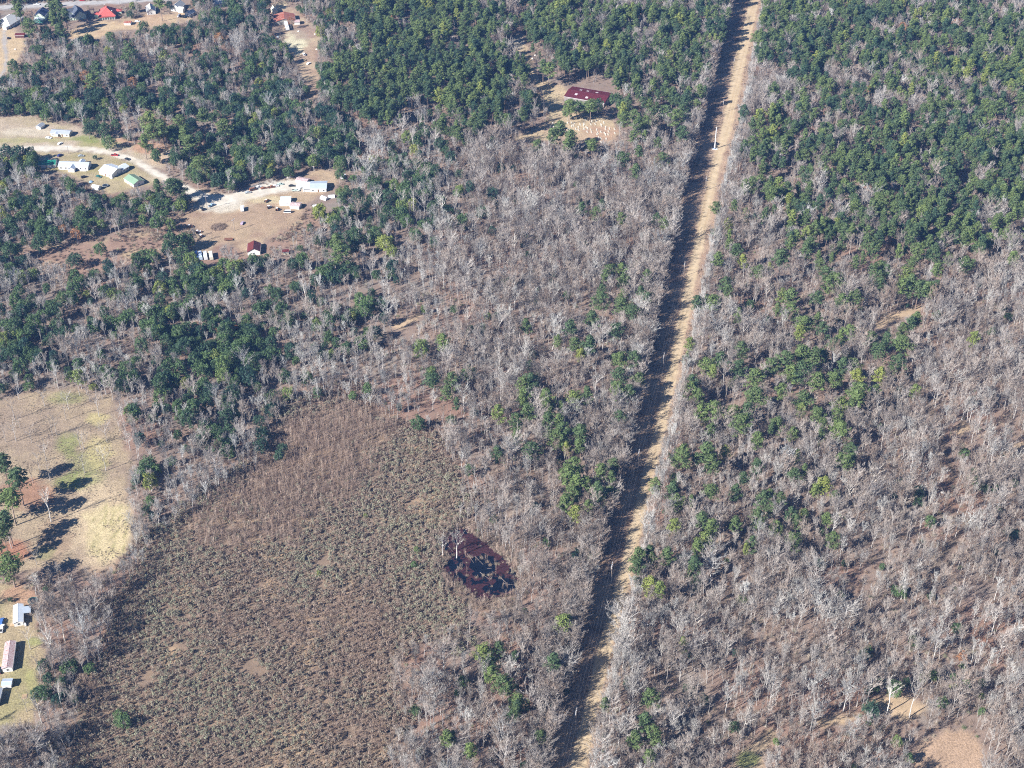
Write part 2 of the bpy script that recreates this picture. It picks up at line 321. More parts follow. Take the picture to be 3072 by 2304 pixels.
tag(ob('ground', grid_mesh('ground', axis(-540, 540, 2.4, 6000), axis(400, 1400, 2.4, 6000), G)), 'brown leaf-littered ground under the woods', None, None, 'structure')

def sheet(name, poly, z, step, mat, jitter=5.0, label=None, extra=None):
    pts = [at(x, y) for x, y in poly]
    xs = np.arange(min(p[0] for p in pts) - 3, max(p[0] for p in pts) + 3, step); ys = np.arange(min(p[1] for p in pts) - 3, max(p[1] for p in pts) + 3, step)
    Xg, Yg = np.meshgrid(xs, ys); cx, cy = Xg[:-1, :-1] + step / 2, Yg[:-1, :-1] + step / 2
    px, py = proj(cx, cy)
    keep = (np.where(inside(poly, px, py), 1, -1) * edge_dist(poly, px, py) + (fbm(cx, cy, 6, 31) - .5) * jitter * 2) > 0
    if extra is not None: keep &= extra(cx, cy, px, py)
    nx = len(xs); idx = np.arange(Xg.size).reshape(Xg.shape)
    f = np.stack([idx[:-1, :-1][keep], idx[:-1, 1:][keep], idx[1:, 1:][keep], idx[1:, :-1][keep]], 1)
    used = np.unique(f); remap = np.full(Xg.size, -1); remap[used] = np.arange(len(used))
    vx, vy = Xg.ravel()[used], Yg.ravel()[used]
    me = new_mesh(name, np.stack([vx, vy, np.full(len(vx), z)], 1).tolist(), remap[f].tolist(), [mat])
    add_cover(me, vx, vy)
    return tag(ob(name, me), label, None, None, 'structure')
sheet('clearing', CUT, .02, 1.6, GF, 3, 'straw-coloured mown strip under the power line')
sheet('dirt_track', TRACK, .04, 1.0, GS, 2, 'pale sandy vehicle track along the power line strip')
sheet('field', FIELD, .02, 1.4, GF, 6, 'straw and green field with scattered bare trees')
sheet('dirt_yard', YARD_A, .02, 1.6, GF, 5, 'open dirt and grass ground above the curved road')
sheet('lawn', YARD_B, .02, 1.6, GF, 5, 'dry lawn around the four houses below the curved road')
sheet('dirt_yard', JUNK, .02, 1.6, GF, 5, 'brown dirt yard with junk and brush pile')
sheet('lawn', TOWN, .02, 1.6, GF, 5, 'tan lawn behind the grey roofed house'); sheet('lawn', TOWN2, .02, 1.6, GF, 5, 'tan lawn below the red roofed house')
sheet('dirt_yard', WARE, .02, 1.6, GF, 5, 'narrow dirt clearing below the rusty shed'); sheet('dirt_yard', BARN, .02, 1.6, GF, 5, 'sandy clearing around the maroon barn')
sheet('lawn', YARD_C, .02, 1.4, GF, 5, 'dry lawn around the two trailer houses'); sheet('field', FIELD_B, .02, 1.4, GF, 4, 'small field with green grass at the bottom edge'); sheet('field', FIELD_C, .02, 1.4, GF, 5, 'brown clearing in the lower right woods')
sheet('gravel_road', ROAD, .05, 1.0, GS, 2, 'pale gravel road curving past the houses')
sheet('street', STREET, .05, 1.2, GS, 1, 'grey paved street along the top houses'); sheet('driveway', DRIVE, .05, 1.0, GS, 1, 'thin grey driveway at the left edge')
# pond: dark water with a maroon floating weed mat
mw, nt, n, l, b = nodes_of('pond_water'); b.inputs['Base Color'].default_value = (.004, .006, .012, 1); b.inputs['Roughness'].default_value = 0.08; b.inputs['Specular IOR Level'].default_value = 0.4
nn = n.new('ShaderNodeTexNoise'); nn.inputs['Scale'].default_value = 1.5; bp = n.new('ShaderNodeBump'); bp.inputs['Strength'].default_value = .05; l.new(nn.outputs['Fac'], bp.inputs['Height']); l.new(bp.outputs[0], b.inputs['Normal'])
sheet('pond_water', POND, .06, .5, mw, 16, 'dark still water of the small swamp pond')
weed = plain('maroon_weed', (.036, .011, .015), .75, .6, 1.1)
def weed_where(cx, cy, px, py):
    o = np.zeros(cx.shape, bool)
    for x, y, rx, ry in ((1450, 1692, 38, 34), (1520, 1755, 42, 22), (1440, 1722, 25, 10)):
        o |= (np.hypot((px - x) / rx, (py - y) / ry) + (fbm(cx, cy, 5, 44) - .5) * 1.1) < 1
    return ~o & (fbm(cx, cy, 4.5, 61) + .25 * vnoise(cx, cy, .9, 8) > .5)
sheet('pond_weed', POND, .10, .4, weed, 18, 'maroon floating weed on the pond', weed_where)['kind'] = 'stuff'

# ------------------------------------------------------------------ plants: prototypes
def rdir(a, el): return Vector((math.cos(a) * math.cos(el), math.sin(a) * math.cos(el), math.sin(el)))
def bare_proto(seed, h=15.0, cb=0.4, cr=3.2, nl=11, ns=6, nt_=8, tr=.2, tw=.042, up=(35, 70), tl=1.5, fork=0):
    r = random.Random(seed); T = MB(); B = MB()
    pts = [Vector((0, 0, -.2))]
    lean = rdir(r.uniform(0, 6.28), 0) * r.uniform(0, .06)
    for i in range(1, 6):
        pts.append(Vector((0, 0, h * .93 * i / 5)) + lean * h * (i / 5) ** 2 + Vector((r.uniform(-.2, .2), r.uniform(-.2, .2), 0)))
    for i in range(5): T.tube(pts[i], pts[i + 1], tr * (1 - .8 * i / 5), tr * (1 - .8 * (i + 1) / 5), 5, False)
    def on(t):
        k = min(4, int(t * 5)); return pts[k].lerp(pts[k + 1], t * 5 - k)
    for i in range(nl):
        t = cb + (1 - cb) * ((i + r.random()) / nl) ** .85 * .97
        p = on(min(.99, t)); a = i * 2.4 + r.uniform(-.6, .6); el = R(r.uniform(*up))
        u = (t - cb) / (1 - cb); prof = math.sqrt(max(.06, 1 - (u * 1.15 - .35) ** 2 * 1.1))
        L = max(.8, cr * prof * r.uniform(.8, 1.2) / max(.45, math.cos(el)))
        L = min(L, (h * 1.03 - p.z) / max(.3, math.sin(el))) if el > .2 else L
        L = max(L, .9)
        d = rdir(a, el); m = p + d * L * .5 + Vector((r.uniform(-.2, .2), r.uniform(-.2, .2), .1)); e = p + d * L + Vector((0, 0, .25 * L * r.random()))
        r0 = tr * .47 * (1 - .45 * u)
        T.tube(p, m, r0, r0 * .65, 3, False); T.tube(m, e, r0 * .65, r0 * .25, 3, False)
        for j in range(ns):
            q = p.lerp(m, .3 + .7 * r.random()) if j < ns // 2 else m.lerp(e, r.random())
            dd = (d + rdir(r.uniform(0, 6.28), R(r.uniform(-5, 60))) * .9).normalized(); l2 = L * r.uniform(.28, .5)
            z = q + dd * l2; B.tube(q, z, r0 * .34, r0 * .16, 3, False)
            for k in range(nt_):
                s0 = q.lerp(z, r.uniform(.15, 1.0)); td = (dd * .8 + rdir(r.uniform(0, 6.28), R(r.uniform(-10, 80))) + Vector((0, 0, .5))).normalized() * r.uniform(.5, 1.0) * tl
                B.cone(s0, td, tw * r.uniform(.7, 1.3))
    return T, B
def leafy(B, p, nrm, size, r, flat=.6):
    a = (nrm + Vector((r.uniform(-1, 1), r.uniform(-1, 1), r.uniform(-1, 1))) * flat).normalized(); t = a.orthogonal().normalized()
    ang = r.uniform(0, 6.28); u = t * math.cos(ang) + a.cross(t) * math.sin(ang); w = a.cross(u)
    B.add([p - u * size, p + w * size * .55 + a * size * .12, p + u * size, p - w * size * .55 + a * size * .12], [(0, 1, 2), (0, 2, 3)])
def pine_proto(seed, h=18.0, cb=.52, cr=3.5, ncl=42, nl=30, size=.36, conic=.25, tr=.2):
    r = random.Random(seed); T = MB(); B = MB()
    lean = Vector((r.uniform(-.5, .5), r.uniform(-.5, .5), 0))
    for i in range(4):
        T.tube(Vector((0, 0, h * .96 * i / 4 - .2)) + lean * (i / 4), Vector((0, 0, h * .96 * (i + 1) / 4)) + lean * ((i + 1) / 4), tr * (1 - .2 * i), tr * (1 - .2 * (i + 1)) + .03, 5, False)
    for i in range(ncl):
        u = (i + .5) / ncl; a = i * 2.39996 + r.uniform(-.4, .4); z = h * (cb + (1 - cb) * u)
        w = math.sqrt(max(0, 1 - (2 * u * .92 - .72) ** 2 / 1.4)) if u < .9 else .3
        w = w * (1 - conic * u); rad = cr * w * (r.uniform(.35, 1.08) if i % 3 else r.uniform(.1, .5))
        c = Vector((math.cos(a) * rad, math.sin(a) * rad, z - rad * .12)) + lean * (z / h)
        p = Vector((0, 0, z - .25 * rad - .3)) + lean * (z / h)
        T.tube(p, c, .06, .025, 3, False)
        cs = cr * r.uniform(.24, .40)
        for k in range(nl):
            d = Vector((r.gauss(0, 1), r.gauss(0, 1), r.gauss(.35, .8))).normalized(); q = c + Vector((d.x * cs, d.y * cs, d.z * cs * .7)) * r.uniform(.6, 1.0)
            leafy(B, q, d, size * r.uniform(.7, 1.3), r, .5)
    return T, B
def ever_proto(seed, h=8.0, cr=3.0, ncl=34, nl=34, size=.3, low=.2):
    r = random.Random(seed); T = MB(); B = MB()
    T.tube((0, 0, -.2), (0, 0, h * .7), .16, .06, 5, False)
    for i in range(ncl):
        u = (i + .5) / ncl; el = math.asin(max(-.6, min(1, -0.6 + 1.6 * u))); a = i * 2.39996 + r.uniform(-.5, .5)
        k = r.uniform(.55, 1.0); zc = h * (low + (1 - low) * .42)
        c = Vector((math.cos(a) * math.cos(el) * cr * k, math.sin(a) * math.cos(el) * cr * k, zc + math.sin(el) * (h - zc) * k))
        T.tube((0, 0, min(h * .5, c.z * .7)), c, .05, .02, 3, False)
        cs = cr * r.uniform(.24, .42)
        for q in range(nl):
            d = Vector((r.gauss(0, 1), r.gauss(0, 1), r.gauss(.3, .9))).normalized(); p = c + d * cs * r.uniform(.6, 1.0)
            leafy(B, p, d, size * r.uniform(.7, 1.35), r, .5)
    return T, B
def shrub_proto(seed, h=3.0, cr=1.1, n=95, size=.2, stems=9, bare=.35):
    r = random.Random(seed); T = MB(); B = MB()
    for i in range(stems):
        a = r.uniform(0, 6.28); e = Vector((math.cos(a) * cr * r.uniform(.2, .8), math.sin(a) * cr * r.uniform(.2, .8), h * r.uniform(.6, 1.0)))
        b0 = Vector((r.uniform(-.2, .2), r.uniform(-.2, .2), -.1)); T.tube(b0, e, .035, .02, 3, False)
        for k in range(5): T.cone(b0.lerp(e, r.uniform(.4, 1)), rdir(r.uniform(0, 6.28), R(r.uniform(10, 80))) * r.uniform(.4, .9), .025)
        nn_ = int(n / stems)
        for k in range(nn_):
            d = Vector((r.gauss(0, 1), r.gauss(0, 1), r.gauss(.2, .8))).normalized(); p = e + d * r.uniform(.15, .45) * cr * .9
            if p.z < .2: p.z = .2 + r.random() * .4
            leafy(B, p, d, size * r.uniform(.7, 1.3), r)
    return T, B
def sapling_proto(seed, h=7.0, nst=3):
    r = random.Random(seed); T = MB(); B = MB()
    for s in range(nst):
        b0 = Vector((r.uniform(-.7, .7), r.uniform(-.7, .7), -.1)); e = b0 + Vector((r.uniform(-.7, .7), r.uniform(-.7, .7), h * r.uniform(.7, 1.0)))
        T.tube(b0, e, .06, .02, 3, False)
        for k in range(16):
            t = r.uniform(.35, 1); B.cone(b0.lerp(e, t), rdir(r.uniform(0, 6.28), R(r.uniform(35, 80))) * r.uniform(.6, 1.5), .035)
    return T, B
def bush_proto(seed, h=1.6, cr=1.3, n=60):
    r = random.Random(seed); B = MB()
    for i in range(n):
        a = r.uniform(0, 6.28); p = Vector((math.cos(a), math.sin(a), 0)) * cr * r.random() * .8
        B.cone(p + Vector((0, 0, r.uniform(0, .5))), rdir(r.uniform(0, 6.28), R(r.uniform(15, 85))) * h * r.uniform(.4, 1.0), .045)
    return MB(), B

proto_cols = {}
PROTO = {}
def make_kind(kind, protos, mt, mc):
    """keeps trunk and crown meshes for single plants and a joined copy for the far masses"""
    col = bpy.data.collections.new(kind + '_shapes'); lst = []
    for i, (T, B) in enumerate(protos):
        mtr = T.mesh('trunk', mt) if T.v else None; mcr = B.mesh('crown', mc)
        j = MB(); j.add(T.v, T.f); j.add(B.v, B.f)
        me = new_mesh('%s_shape' % kind, j.v, j.f, [mt, mc], [0] * len(T.f) + [1] * len(B.f))
        col.objects.link(bpy.data.objects.new('%s_shape_%02d' % (kind, i), me)); lst.append((mtr, mcr, me))
    proto_cols[kind] = col; PROTO[kind] = lst
make_kind('bare', [bare_proto(1, 15, .35, 3.0, up=(48, 74)), bare_proto(2, 16, .45, 2.4, up=(58, 80)), bare_proto(3, 14, .3, 3.8, 12, up=(45, 74)), bare_proto(4, 17, .5, 2.2, 10, 6, 7, up=(55, 80)),
                   bare_proto(5, 13, .4, 1.8, 9, 5, 7, .14, up=(50, 80)), bare_proto(6, 15, .3, 3.0, up=(40, 75)), bare_proto(7, 14, .45, 2.0, 9, 6, 7, .15, up=(55, 82)), bare_proto(8, 16, .3, 4.6, 14, 7, 8, .26), bare_proto(9, 12, .25, 2.6, 10, 6, 9, .15, .036, (50, 78), 1.3), bare_proto(10, 14, .35, 1.6, 9, 5, 8, .13, .036, (60, 82), 1.2), bare_proto(11, 11, .2, 3.2, 11, 6, 9, .16, .036, (40, 75), 1.3), bare_proto(12, 15, .55, 3.4, 9, 6, 8, .2, .038, (35, 70), 1.4)], bark, twig)
make_kind('white', [bare_proto(21, 19, .45, 3.6, 10, 5, 6, .32, .045), bare_proto(22, 20, .5, 2.8, 9, 5, 6, .30, .045, (50, 78)), bare_proto(23, 17, .4, 4.2, 11, 6, 6, .34, .05)], white_bark, pale_twig)
make_kind('orchard', [bare_proto(31, 14, .32, 4.2, 8, 5, 5, .22, .035, (30, 60)), bare_proto(32, 15, .4, 3.6, 7, 5, 5, .22, .035, (35, 65)), bare_proto(33, 12, .35, 3.8, 8, 5, 5, .20, .035, (25, 60))], bark, twig)
make_kind('pine', [pine_proto(41), pine_proto(42, 19, .58, 3.2), pine_proto(43, 17, .45, 3.7, 46), pine_proto(44, 18, .5, 3.0, 38, 30, .36, .5), pine_proto(45, 16, .55, 4.0, 44, 32)], pine_bark, needles)
make_kind('ever', [ever_proto(51), ever_proto(52, 9, 2.6), ever_proto(53, 7, 3.4), ever_proto(54, 10, 3.2, 40)], bark, leaves)
make_kind('russet', [ever_proto(61, 10, 2.8, 26, 24, .26, .35), ever_proto(62, 8, 2.4, 22, 24, .26, .3)], bark, russet)
make_kind('shrub', [shrub_proto(71), shrub_proto(72, 2.6, 1.3), shrub_proto(73, 3.4, 1.0), shrub_proto(74, 2.4, 1.0, 70)], brown_twig, olive)
make_kind('sapling', [sapling_proto(81), sapling_proto(82, 6.5, 4), sapling_proto(83, 8, 3)], brown_twig, brown_twig)
make_kind('bush', [bush_proto(91), bush_proto(92, 1.3, 1.6), bush_proto(93, 2.2, 1.2, 70)], brush, brush)

# ------------------------------------------------------------------ plants: where they stand
P = {k: [] for k in PROTO}            # kind -> list of (x, y, scale_xy, scale_z, tint, proto)
def tile(ox, oy, z, lst): return [(ox + x / z, oy + y / z, r / z, t) for x, y, r, t in [(q + (None,)) if len(q) == 3 else q for q in lst]]
Y_ = .97
pines = tile(1536,576,2.88,[(600,140,50),(725,175,40),(780,90,25),(955,220,35),(1240,210,35),(1315,280,45),(1770,115,40),(1935,130,35),(1870,265,40,Y_),(1865,360,30,.8),(1870,420,30,.8),(1930,520,60),(1790,590,50),(1990,580,45,Y_),(2135,665,50),(850,660,50),(950,670,50),(790,730,40),(960,745,45),(1155,740,45),(775,835,40),(955,850,30),(1115,860,45),(760,915,60),(1170,895,45),(955,950,60),(1040,1015,60),(690,1085,70),(1730,930,65),(1590,960,50),(1840,770,45),(1860,865,45),(1960,1055,50),(120,1145,50),(515,1185,60),(400,1290,35),(550,1290,50),(670,1305,70),(900,1190,60),(585,1380,35,Y_),(1545,1310,40,.85),(1990,1340,50),(1690,1475,60,.8),(1800,1465,60),(1740,1545,50,.85),(1960,1510,60),(2100,1590,70),(1050,1420,60),(930,1420,60),(930,1580,60),(1090,1600,50),(160,1600,60),(100,1640,50),(1560,1640,60)])
pines += tile(2304,576,2.88,[(30,655,35,Y_),(500,700,60),(520,790,60),(600,760,70),(110,580,80),(970,810,50),(1160,820,60),(1310,810,80),(1240,770,60),(1380,850,60),(1200,690,60,.85),(1440,810,40),(1720,600,60),(2110,580,50,.8),(1460,680,50),(200,900,80),(120,880,40,.85),(80,1000,40),(210,1010,50),(430,890,50),(640,940,60),(760,910,60),(430,1090,45),(320,1110,70),(470,1180,55),(265,1220,50,.9),(620,1240,40,.8),(710,1210,60),(580,1290,50),(880,1270,55),(1030,1270,60),(1160,1280,70),(970,1370,65),(1130,1440,60),(1290,1110,50),(1240,1150,50),(1480,1060,35),(1170,1180,40),(1780,1255,45,.9),(280,1400,90),(400,1420,80),(160,1450,80),(30,1500,70),(300,1520,80),(480,1390,50),(210,1540,60,.8),(430,1600,60),(580,1590,60),(650,1490,60),(740,1470,50),(970,1550,50,Y_),(1050,1540,40),(770,1560,50,Y_)])
pines += tile(1536,1152,2.88,[(110,90,60),(90,130,50,.8),(300,110,80),(540,100,60,.85),(650,80,60),(900,60,70),(1000,80,60),(130,240,70),(40,290,50),(300,200,70),(310,300,70),(440,210,35),(400,320,50),(440,400,70),(310,420,50),(380,440,70),(40,440,50),(600,430,70),(160,540,70),(470,540,40,.95),(590,550,50),(940,275,50),(540,700,70),(490,790,80),(560,850,80),(640,860,60),(760,760,60),(880,680,50),(860,800,50),(740,900,60),(850,920,50),(460,1010,70),(560,1090,50,.95),(660,1060,50),(520,930,60),(760,970,60),(1540,30,60),(1620,90,45),(2100,70,80),(1740,200,80),(1630,240,60,.8),(1910,220,60),(2030,240,60),(1980,330,80),(1715,385,40),(1480,560,50),(1480,640,65),(1700,600,80),(1730,660,60),(1600,630,40),(1850,570,40,.95),(2110,490,60),(2120,720,50),(2020,790,40),(1235,850,45),(1390,910,65),(1720,900,55),(1930,930,60),(2180,980,60),(1430,1000,60,.8),(1550,1000,40),(1650,1180,60),(1720,1250,60),(1400,1220,50,.9),(1930,1200,60),(2130,1140,60),(1600,1400,60),(1680,1320,60,.85),(2080,1370,50),(2020,1420,30,.9),(1090,1490,70),(1190,1450,60),(1080,1570,60),(1340,1480,70),(1210,1510,50),(1580,1550,70),(1550,1620,30)])
pines += tile(2304,1152,2.88,[(120,50,50),(320,110,70),(290,200,40,.85),(640,150,60,.85),(780,130,70),(800,40,80),(700,170,40),(930,60,40),(1280,40,40,.85),(430,270,60),(600,250,45),(80,320,55),(20,390,30),(230,410,40),(640,390,80,.7),(600,360,60,.8),(460,340,40),(460,440,40),(710,550,50),(680,690,60),(720,650,40),(620,650,50),(245,625,40),(230,760,50),(310,770,30),(490,870,60,Y_),(400,920,40,.85),(590,950,30),(110,980,45),(10,960,40),(20,1050,40),(200,1120,50),(250,1180,40),(330,1120,30),(80,1220,45),(510,1140,40),(230,1330,60),(560,1320,50)])
pines += tile(1536,1728,2.88,[(1210,60,60,.95),(1270,120,50,.85),(450,380,70,.85),(370,760,70),(60,1060,60),(50,1140,40),(40,1200,50),(1480,580,45,.85),(1195,1040,65),(800,1120,40),(1150,1250,75),(1230,1370,70),(1060,1410,65),(250,1365,45),(1180,1580,55),(10,690,30)])
pines += tile(768,1728,2.88,[(1970,640,70,.85),(2090,620,50),(2020,760,60),(2030,850,60,.8),(2130,920,70),(2180,980,40),(1650,1400,60),(1700,1410,40),(1850,1530,60,.8),(2200,1200,40)])
pines += tile(0,1152,2.88,[(150,830,95,.2),(80,1000,90,.75),(30,700,80,.2),(60,1190,80,.2),(70,1530,105,.6),(20,1290,60,.4),(-60,1380,80,.4),(-70,1000,90,.4)])
pines += tile(0,0,2.88,[(160,80,90,.5),(240,200,70,.5),(490,60,90,.6),(460,150,80,.6),(520,250,80,.3),(560,120,70,.3),(1280,1000,80,.85),(1300,1110,90,.75),(1240,1210,50,.7),(1400,1100,80,.5),(1380,600,55,.4),(960,620,70,.4),(840,590,60,.3),(1120,420,70,.3),(790,690,60,.7),(1380,20,60,.8),(1560,1050,90,.5),(1640,1200,90,.5),(1720,1380,90,.6),(1590,1150,70,.6),(1750,1000,80,.4),(1930,1060,90,.5),(1470,1620,70,.2),(1540,1600,60,.3),(1360,1600,50,.3),(1500,1560,40,.3)])
pines += tile(768,576,2.88,[(700,420,70,.6),(720,520,75,.5),(1520,1600,60),(1690,1620,60),(1540,1550,40),(1620,1270,50,.8)])
pines += tile(768,1152,2.88,[(1650,70,45),(1730,160,35),(2090,240,55,.85),(2090,590,60)])
pines += tile(1536,0,2.88,[(430,1120,90,.4),(350,1180,70,.5),(520,1200,80,.4),(480,1250,60,.6),(1050,990,80),(1340,950,90),(1420,1000,60),(1460,1160,70),(1210,980,60),(500,910,50,.8),(680,890,55),(220,1260,50,.5),(690,1230,45,.7),(960,1350,55),(1110,1310,40),(1290,1360,50),(1070,1470,55),(320,590,50,.8),(270,560,50)])
evers = tile(2304,1728,1.652,[(360,90,22,.4),(940,250,28,.4),(530,540,25,.8),(500,560,22,.3),(630,560,35,.7),(560,520,20,.6),(820,490,30,.8),(770,500,20,.6),(925,500,20,.6),(985,530,20,.7),(510,640,35,.1),(525,670,30,.1),(870,630,25,.6),(640,820,25,.8),(700,900,28,.6),(1060,670,22,.6),(500,725,15,.6),(430,945,15,.5),(1060,590,15,.9),(40,820,20,.8),(690,525,20,.3),(915,545,13,Y_),(935,540,10,Y_)])
evers += tile(2304,1152,2.88,[(1130,840,35,.4),(1310,920,55,.2),(1300,1000,40,.3),(1790,770,55,.5),(1800,830,40,.6),(1870,900,35,.4),(1960,890,35,.4),(2130,840,35,.7),(1690,580,45,.6)])
evers += tile(768,576,2.88,[(880,30,50,.2),(930,110,70,.15),(1150,50,70,.2),(1040,360,50,.5),(860,460,80,.3),(1120,450,60,Y_),(1180,500,50,.9),(1080,430,40,.9),(550,180,60,Y_),(540,150,50,.9),(600,210,40,.6),(700,150,40,.9),(30,980,60,.4),(60,990,50,.3),(420,1070,40,.3),(520,1110,35,.85),(640,1110,60,.4),(900,930,70,.75),(980,960,70,.7),(940,1020,60,.6),(1060,950,60,.2),(150,1210,50,.5),(120,1300,60,.2),(60,1400,50,.3),(1440,260,40,.6),(1010,350,40,.5),(860,380,60,.35),(1650,1640,30,.3),(1500,1560,40,.5)])
evers += tile(0,0,2.88,[(930,1200,60,.7),(900,1110,80,.3),(1000,1080,60,.4),(820,1090,60,.3),(760,1110,50,.2),(120,580,60,.4),(220,570,60,.5),(320,590,55,.5),(60,1320,70,.1),(160,1330,70,.1),(250,1310,50,.1),(1290,1270,35,.3),(1350,1330,45,.6),(1350,1370,30,.3),(950,300,40,.7),(30,680,50,.1),(820,1350,18,.3)])
evers += tile(1536,0,2.88,[(560,930,45,.6),(630,910,50,.4),(740,910,45,.3),(480,960,45,.7),(500,890,40,.6),(900,830,60,.4),(960,880,55,.4)])
evers += tile(768,1152,2.88,[(830,95,40,.75),(1690,290,40,.35),(60,420,60,.1),(40,520,60,.1),(200,610,50,.15),(230,560,40,.2),(1390,1430,25,.8),(950,1130,15,.9),(1370,1560,30,.7),(545,1630,18,.95),(30,330,50,.15)])
evers += tile(0,1728,2.88,[(370,760,55,.2),(600,760,60,.4),(330,990,60,.25),(390,1010,60,.35),(420,880,55,.2),(560,800,50,.6),(90,195,18,.2),(1060,1230,60,.6),(1020,1180,40,.7),(650,740,40,.5),(780,780,45,.6)])
evers += tile(0,576,2.88,[(1480,420,70,.35),(1570,420,80,.4),(1620,400,70,.4),(1560,500,60,.4),(1450,480,60,.3),(1350,260,60,.6),(1390,220,45,.7),(1470,280,40,.8),(1160,90,45,.6),(880,280,45,.8),(800,240,40,.75),(680,270,60,.35),(470,370,60,.3),(320,440,70,.3),(80,510,70,.35),(150,490,50,.4),(700,800,60,.6),(740,890,35,.95),(640,720,60,.5),(130,930,60,.6),(130,1040,50,.3),(450,1010,60,.5),(1320,540,60,.7),(1230,520,50,.4),(1160,560,40,.4),(1240,610,40,.5),(640,560,60,.15),(860,480,50,.6)])
whites = [(768+1360/2.88,1330/2.88,.2),(768+1555/2.88,1330/2.88,.3),(768+955/2.88,1590/2.88,.2),(768+1040/2.88,1510/2.88,.2),(768+1480/2.88,1640/2.88,.1),(768+1725/2.88,1390/2.88,0.1)]
whites += [(768+x/2.88,576+y/2.88,t) for x,y,t in [(1580,225,.9),(1615,290,.8),(1275,180,.5),(1060,220,.6),(1365,210,.5),(1410,690,.4),(675,1170,.3),(435,970,.4),(1205,1110,.3),(885,1440,.2),(2100,1520,.2),(1830,1260,.2)]]
whites += [(1536+x/2.88,576+y/2.88,t) for x,y,t in [(65,190,.9),(110,180,.9),(185,250,.8),(280,130,.7),(20,590,.5),(310,400,.2),(1150,540,.4),(1150,1180,.5),(120,1480,.3),(400,1560,.4)]]
whites += [(1536+x/2.88,1728+y/2.88,t) for x,y,t in [(1280,800,.3),(1620,760,.4),(1830,800,.3),(1560,560,.1),(2040,1360,.4),(1730,1560,.3),(1990,1390,.4)]]
whites += [(x/2.88,1728+y/2.88,t) for x,y,t in [(465,712,.7),(560,560,.3),(545,1165,.5),(360,1270,.6)]]
whites += [(2304+x/2.88,1152+y/2.88,t) for x,y,t in [(920,330,.2),(1440,620,.4),(880,940,.3),(2120,800,.7),(690,1060,.3),(1390,1080,.4)]]
whites += [(154,1565,.8),(1370,1674,.5),(1327,1672,.6),(2304+660/1.652,1728+115/1.652,.9),(2304+400/1.652,1728+260/1.652,.5),(2304+590/1.652,1728+680/1.652,.6),(2304+700/1.652,1728+700/1.652,.4)]
orch = [(x/3.1725,1150+y/3.1725) for x,y in [(183,160),(140,345),(425,218),(655,245),(632,350),(945,315),(505,503),(545,495),(305,568),(195,435),(155,552),(440,738),(385,848),(772,632),(800,630),(1020,560),(1008,832),(805,855),(478,925),(315,945),(1140,455),(1240,640),(975,152),(860,180),(760,120),(830,110),(530,40),(60,560),(-40,300)]]
orch += [(0+318/2.88,1152+1565/2.88),(100/2.88,1152+1420/2.88),(8,2165),(80,2135),(118,2022),(92,1948)]

def put_crown(kind, px, py, rpx, tint, hs=None):
    s0 = pxm(py); rm = rpx / s0
    if kind == 'pine':
        base_r, base_h, cfrac = 3.1, 17.5, .8; sc = min(2.1, max(.62, rm * 1.12 / base_r)); sz = min(1.35, .72 + .28 * sc)
    else:
        base_r, base_h, cfrac = 2.9, 8.5, .65; sc = min(1.7, max(.4, rm / base_r)); sz = sc
    x, y = at(px, py, base_h * cfrac * sz)
    P[kind].append((x, y, sc, sz, tint if tint is not None else rng.uniform(.15, .7), int(rng.integers(len(PROTO[kind])))))
for a in pines: put_crown('pine', *a)
for a in evers: put_crown('ever', *a)
for px_, py_, s1_, s2_, t_ in ((52, 70, 1.2, 1.5, .5), (68, 62, 1.1, 1.3, .4), (82, 40, 1.2, 1.4, .4), (88, 115, 1.1, 1.1, .4), (158, 75, 1.5, 1.9, .5), (182, 70, 1.5, 1.9, .45), (170, 95, 1.4, 1.5, .4), (190, 110, 1.3, 1.3, .2), (178, 130, 1.1, 1.0, .1), (196, 85, 1.3, 1.6, .3)):
    X, Y = at(px_, py_); P['pine'].append((X, Y, s1_, s2_, t_, 3))
for x, y, t in whites:
    X, Y = at(x, y); s = rng.uniform(.85, 1.1); P['white'].append((X, Y, s, s, t, int(rng.integers(3))))
for x, y in orch:
    X, Y = at(x, y); s = rng.uniform(.8, 1.1); P['orchard'].append((X, Y, s, s, rng.uniform(.2, .8), int(rng.integers(3))))
# russet leaf-holding trees
for x, y, r, t in tile(768,0,2.88,[(1095,230,60,.6),(1180,200,35,.6),(300,200,30,.5)]) + tile(0,0,2.88,[(1900,370,65,.9),(740,690,40,.7),(1150,745,40,.9),(770,790,40,.1)]) + tile(2304,0,2.88,[(875,300,50,.7),(870,840,90,.5),(985,420,50,.2),(1160,260,35,.8),(1620,250,40,.3)]) + tile(0,576,2.88,[(660,380,65,.8),(545,330,35,1.0),(1265,1280,22,.5),(1360,1300,25,.5),(1890,1190,30,.4),(1940,1190,25,.5),(2035,1190,35,.4),(2090,1140,25,.5),(1710,1130,25,.5),(1620,1340,35,.9)]) + tile(1536,0,2.88,[(670,200,45,.4),(1430,260,30,.6),(1420,390,25,.9),(1310,30,40,.5)]) + tile(2304,1728,1.652,[(965,395,28,.5),(1080,330,22,.1)]):
    X, Y = at(x, y, 6); sc = min(1.6, max(.4, r / pxm(y) / 2.7)); P['russet'].append((X, Y, sc, sc, t, int(rng.integers(2))))

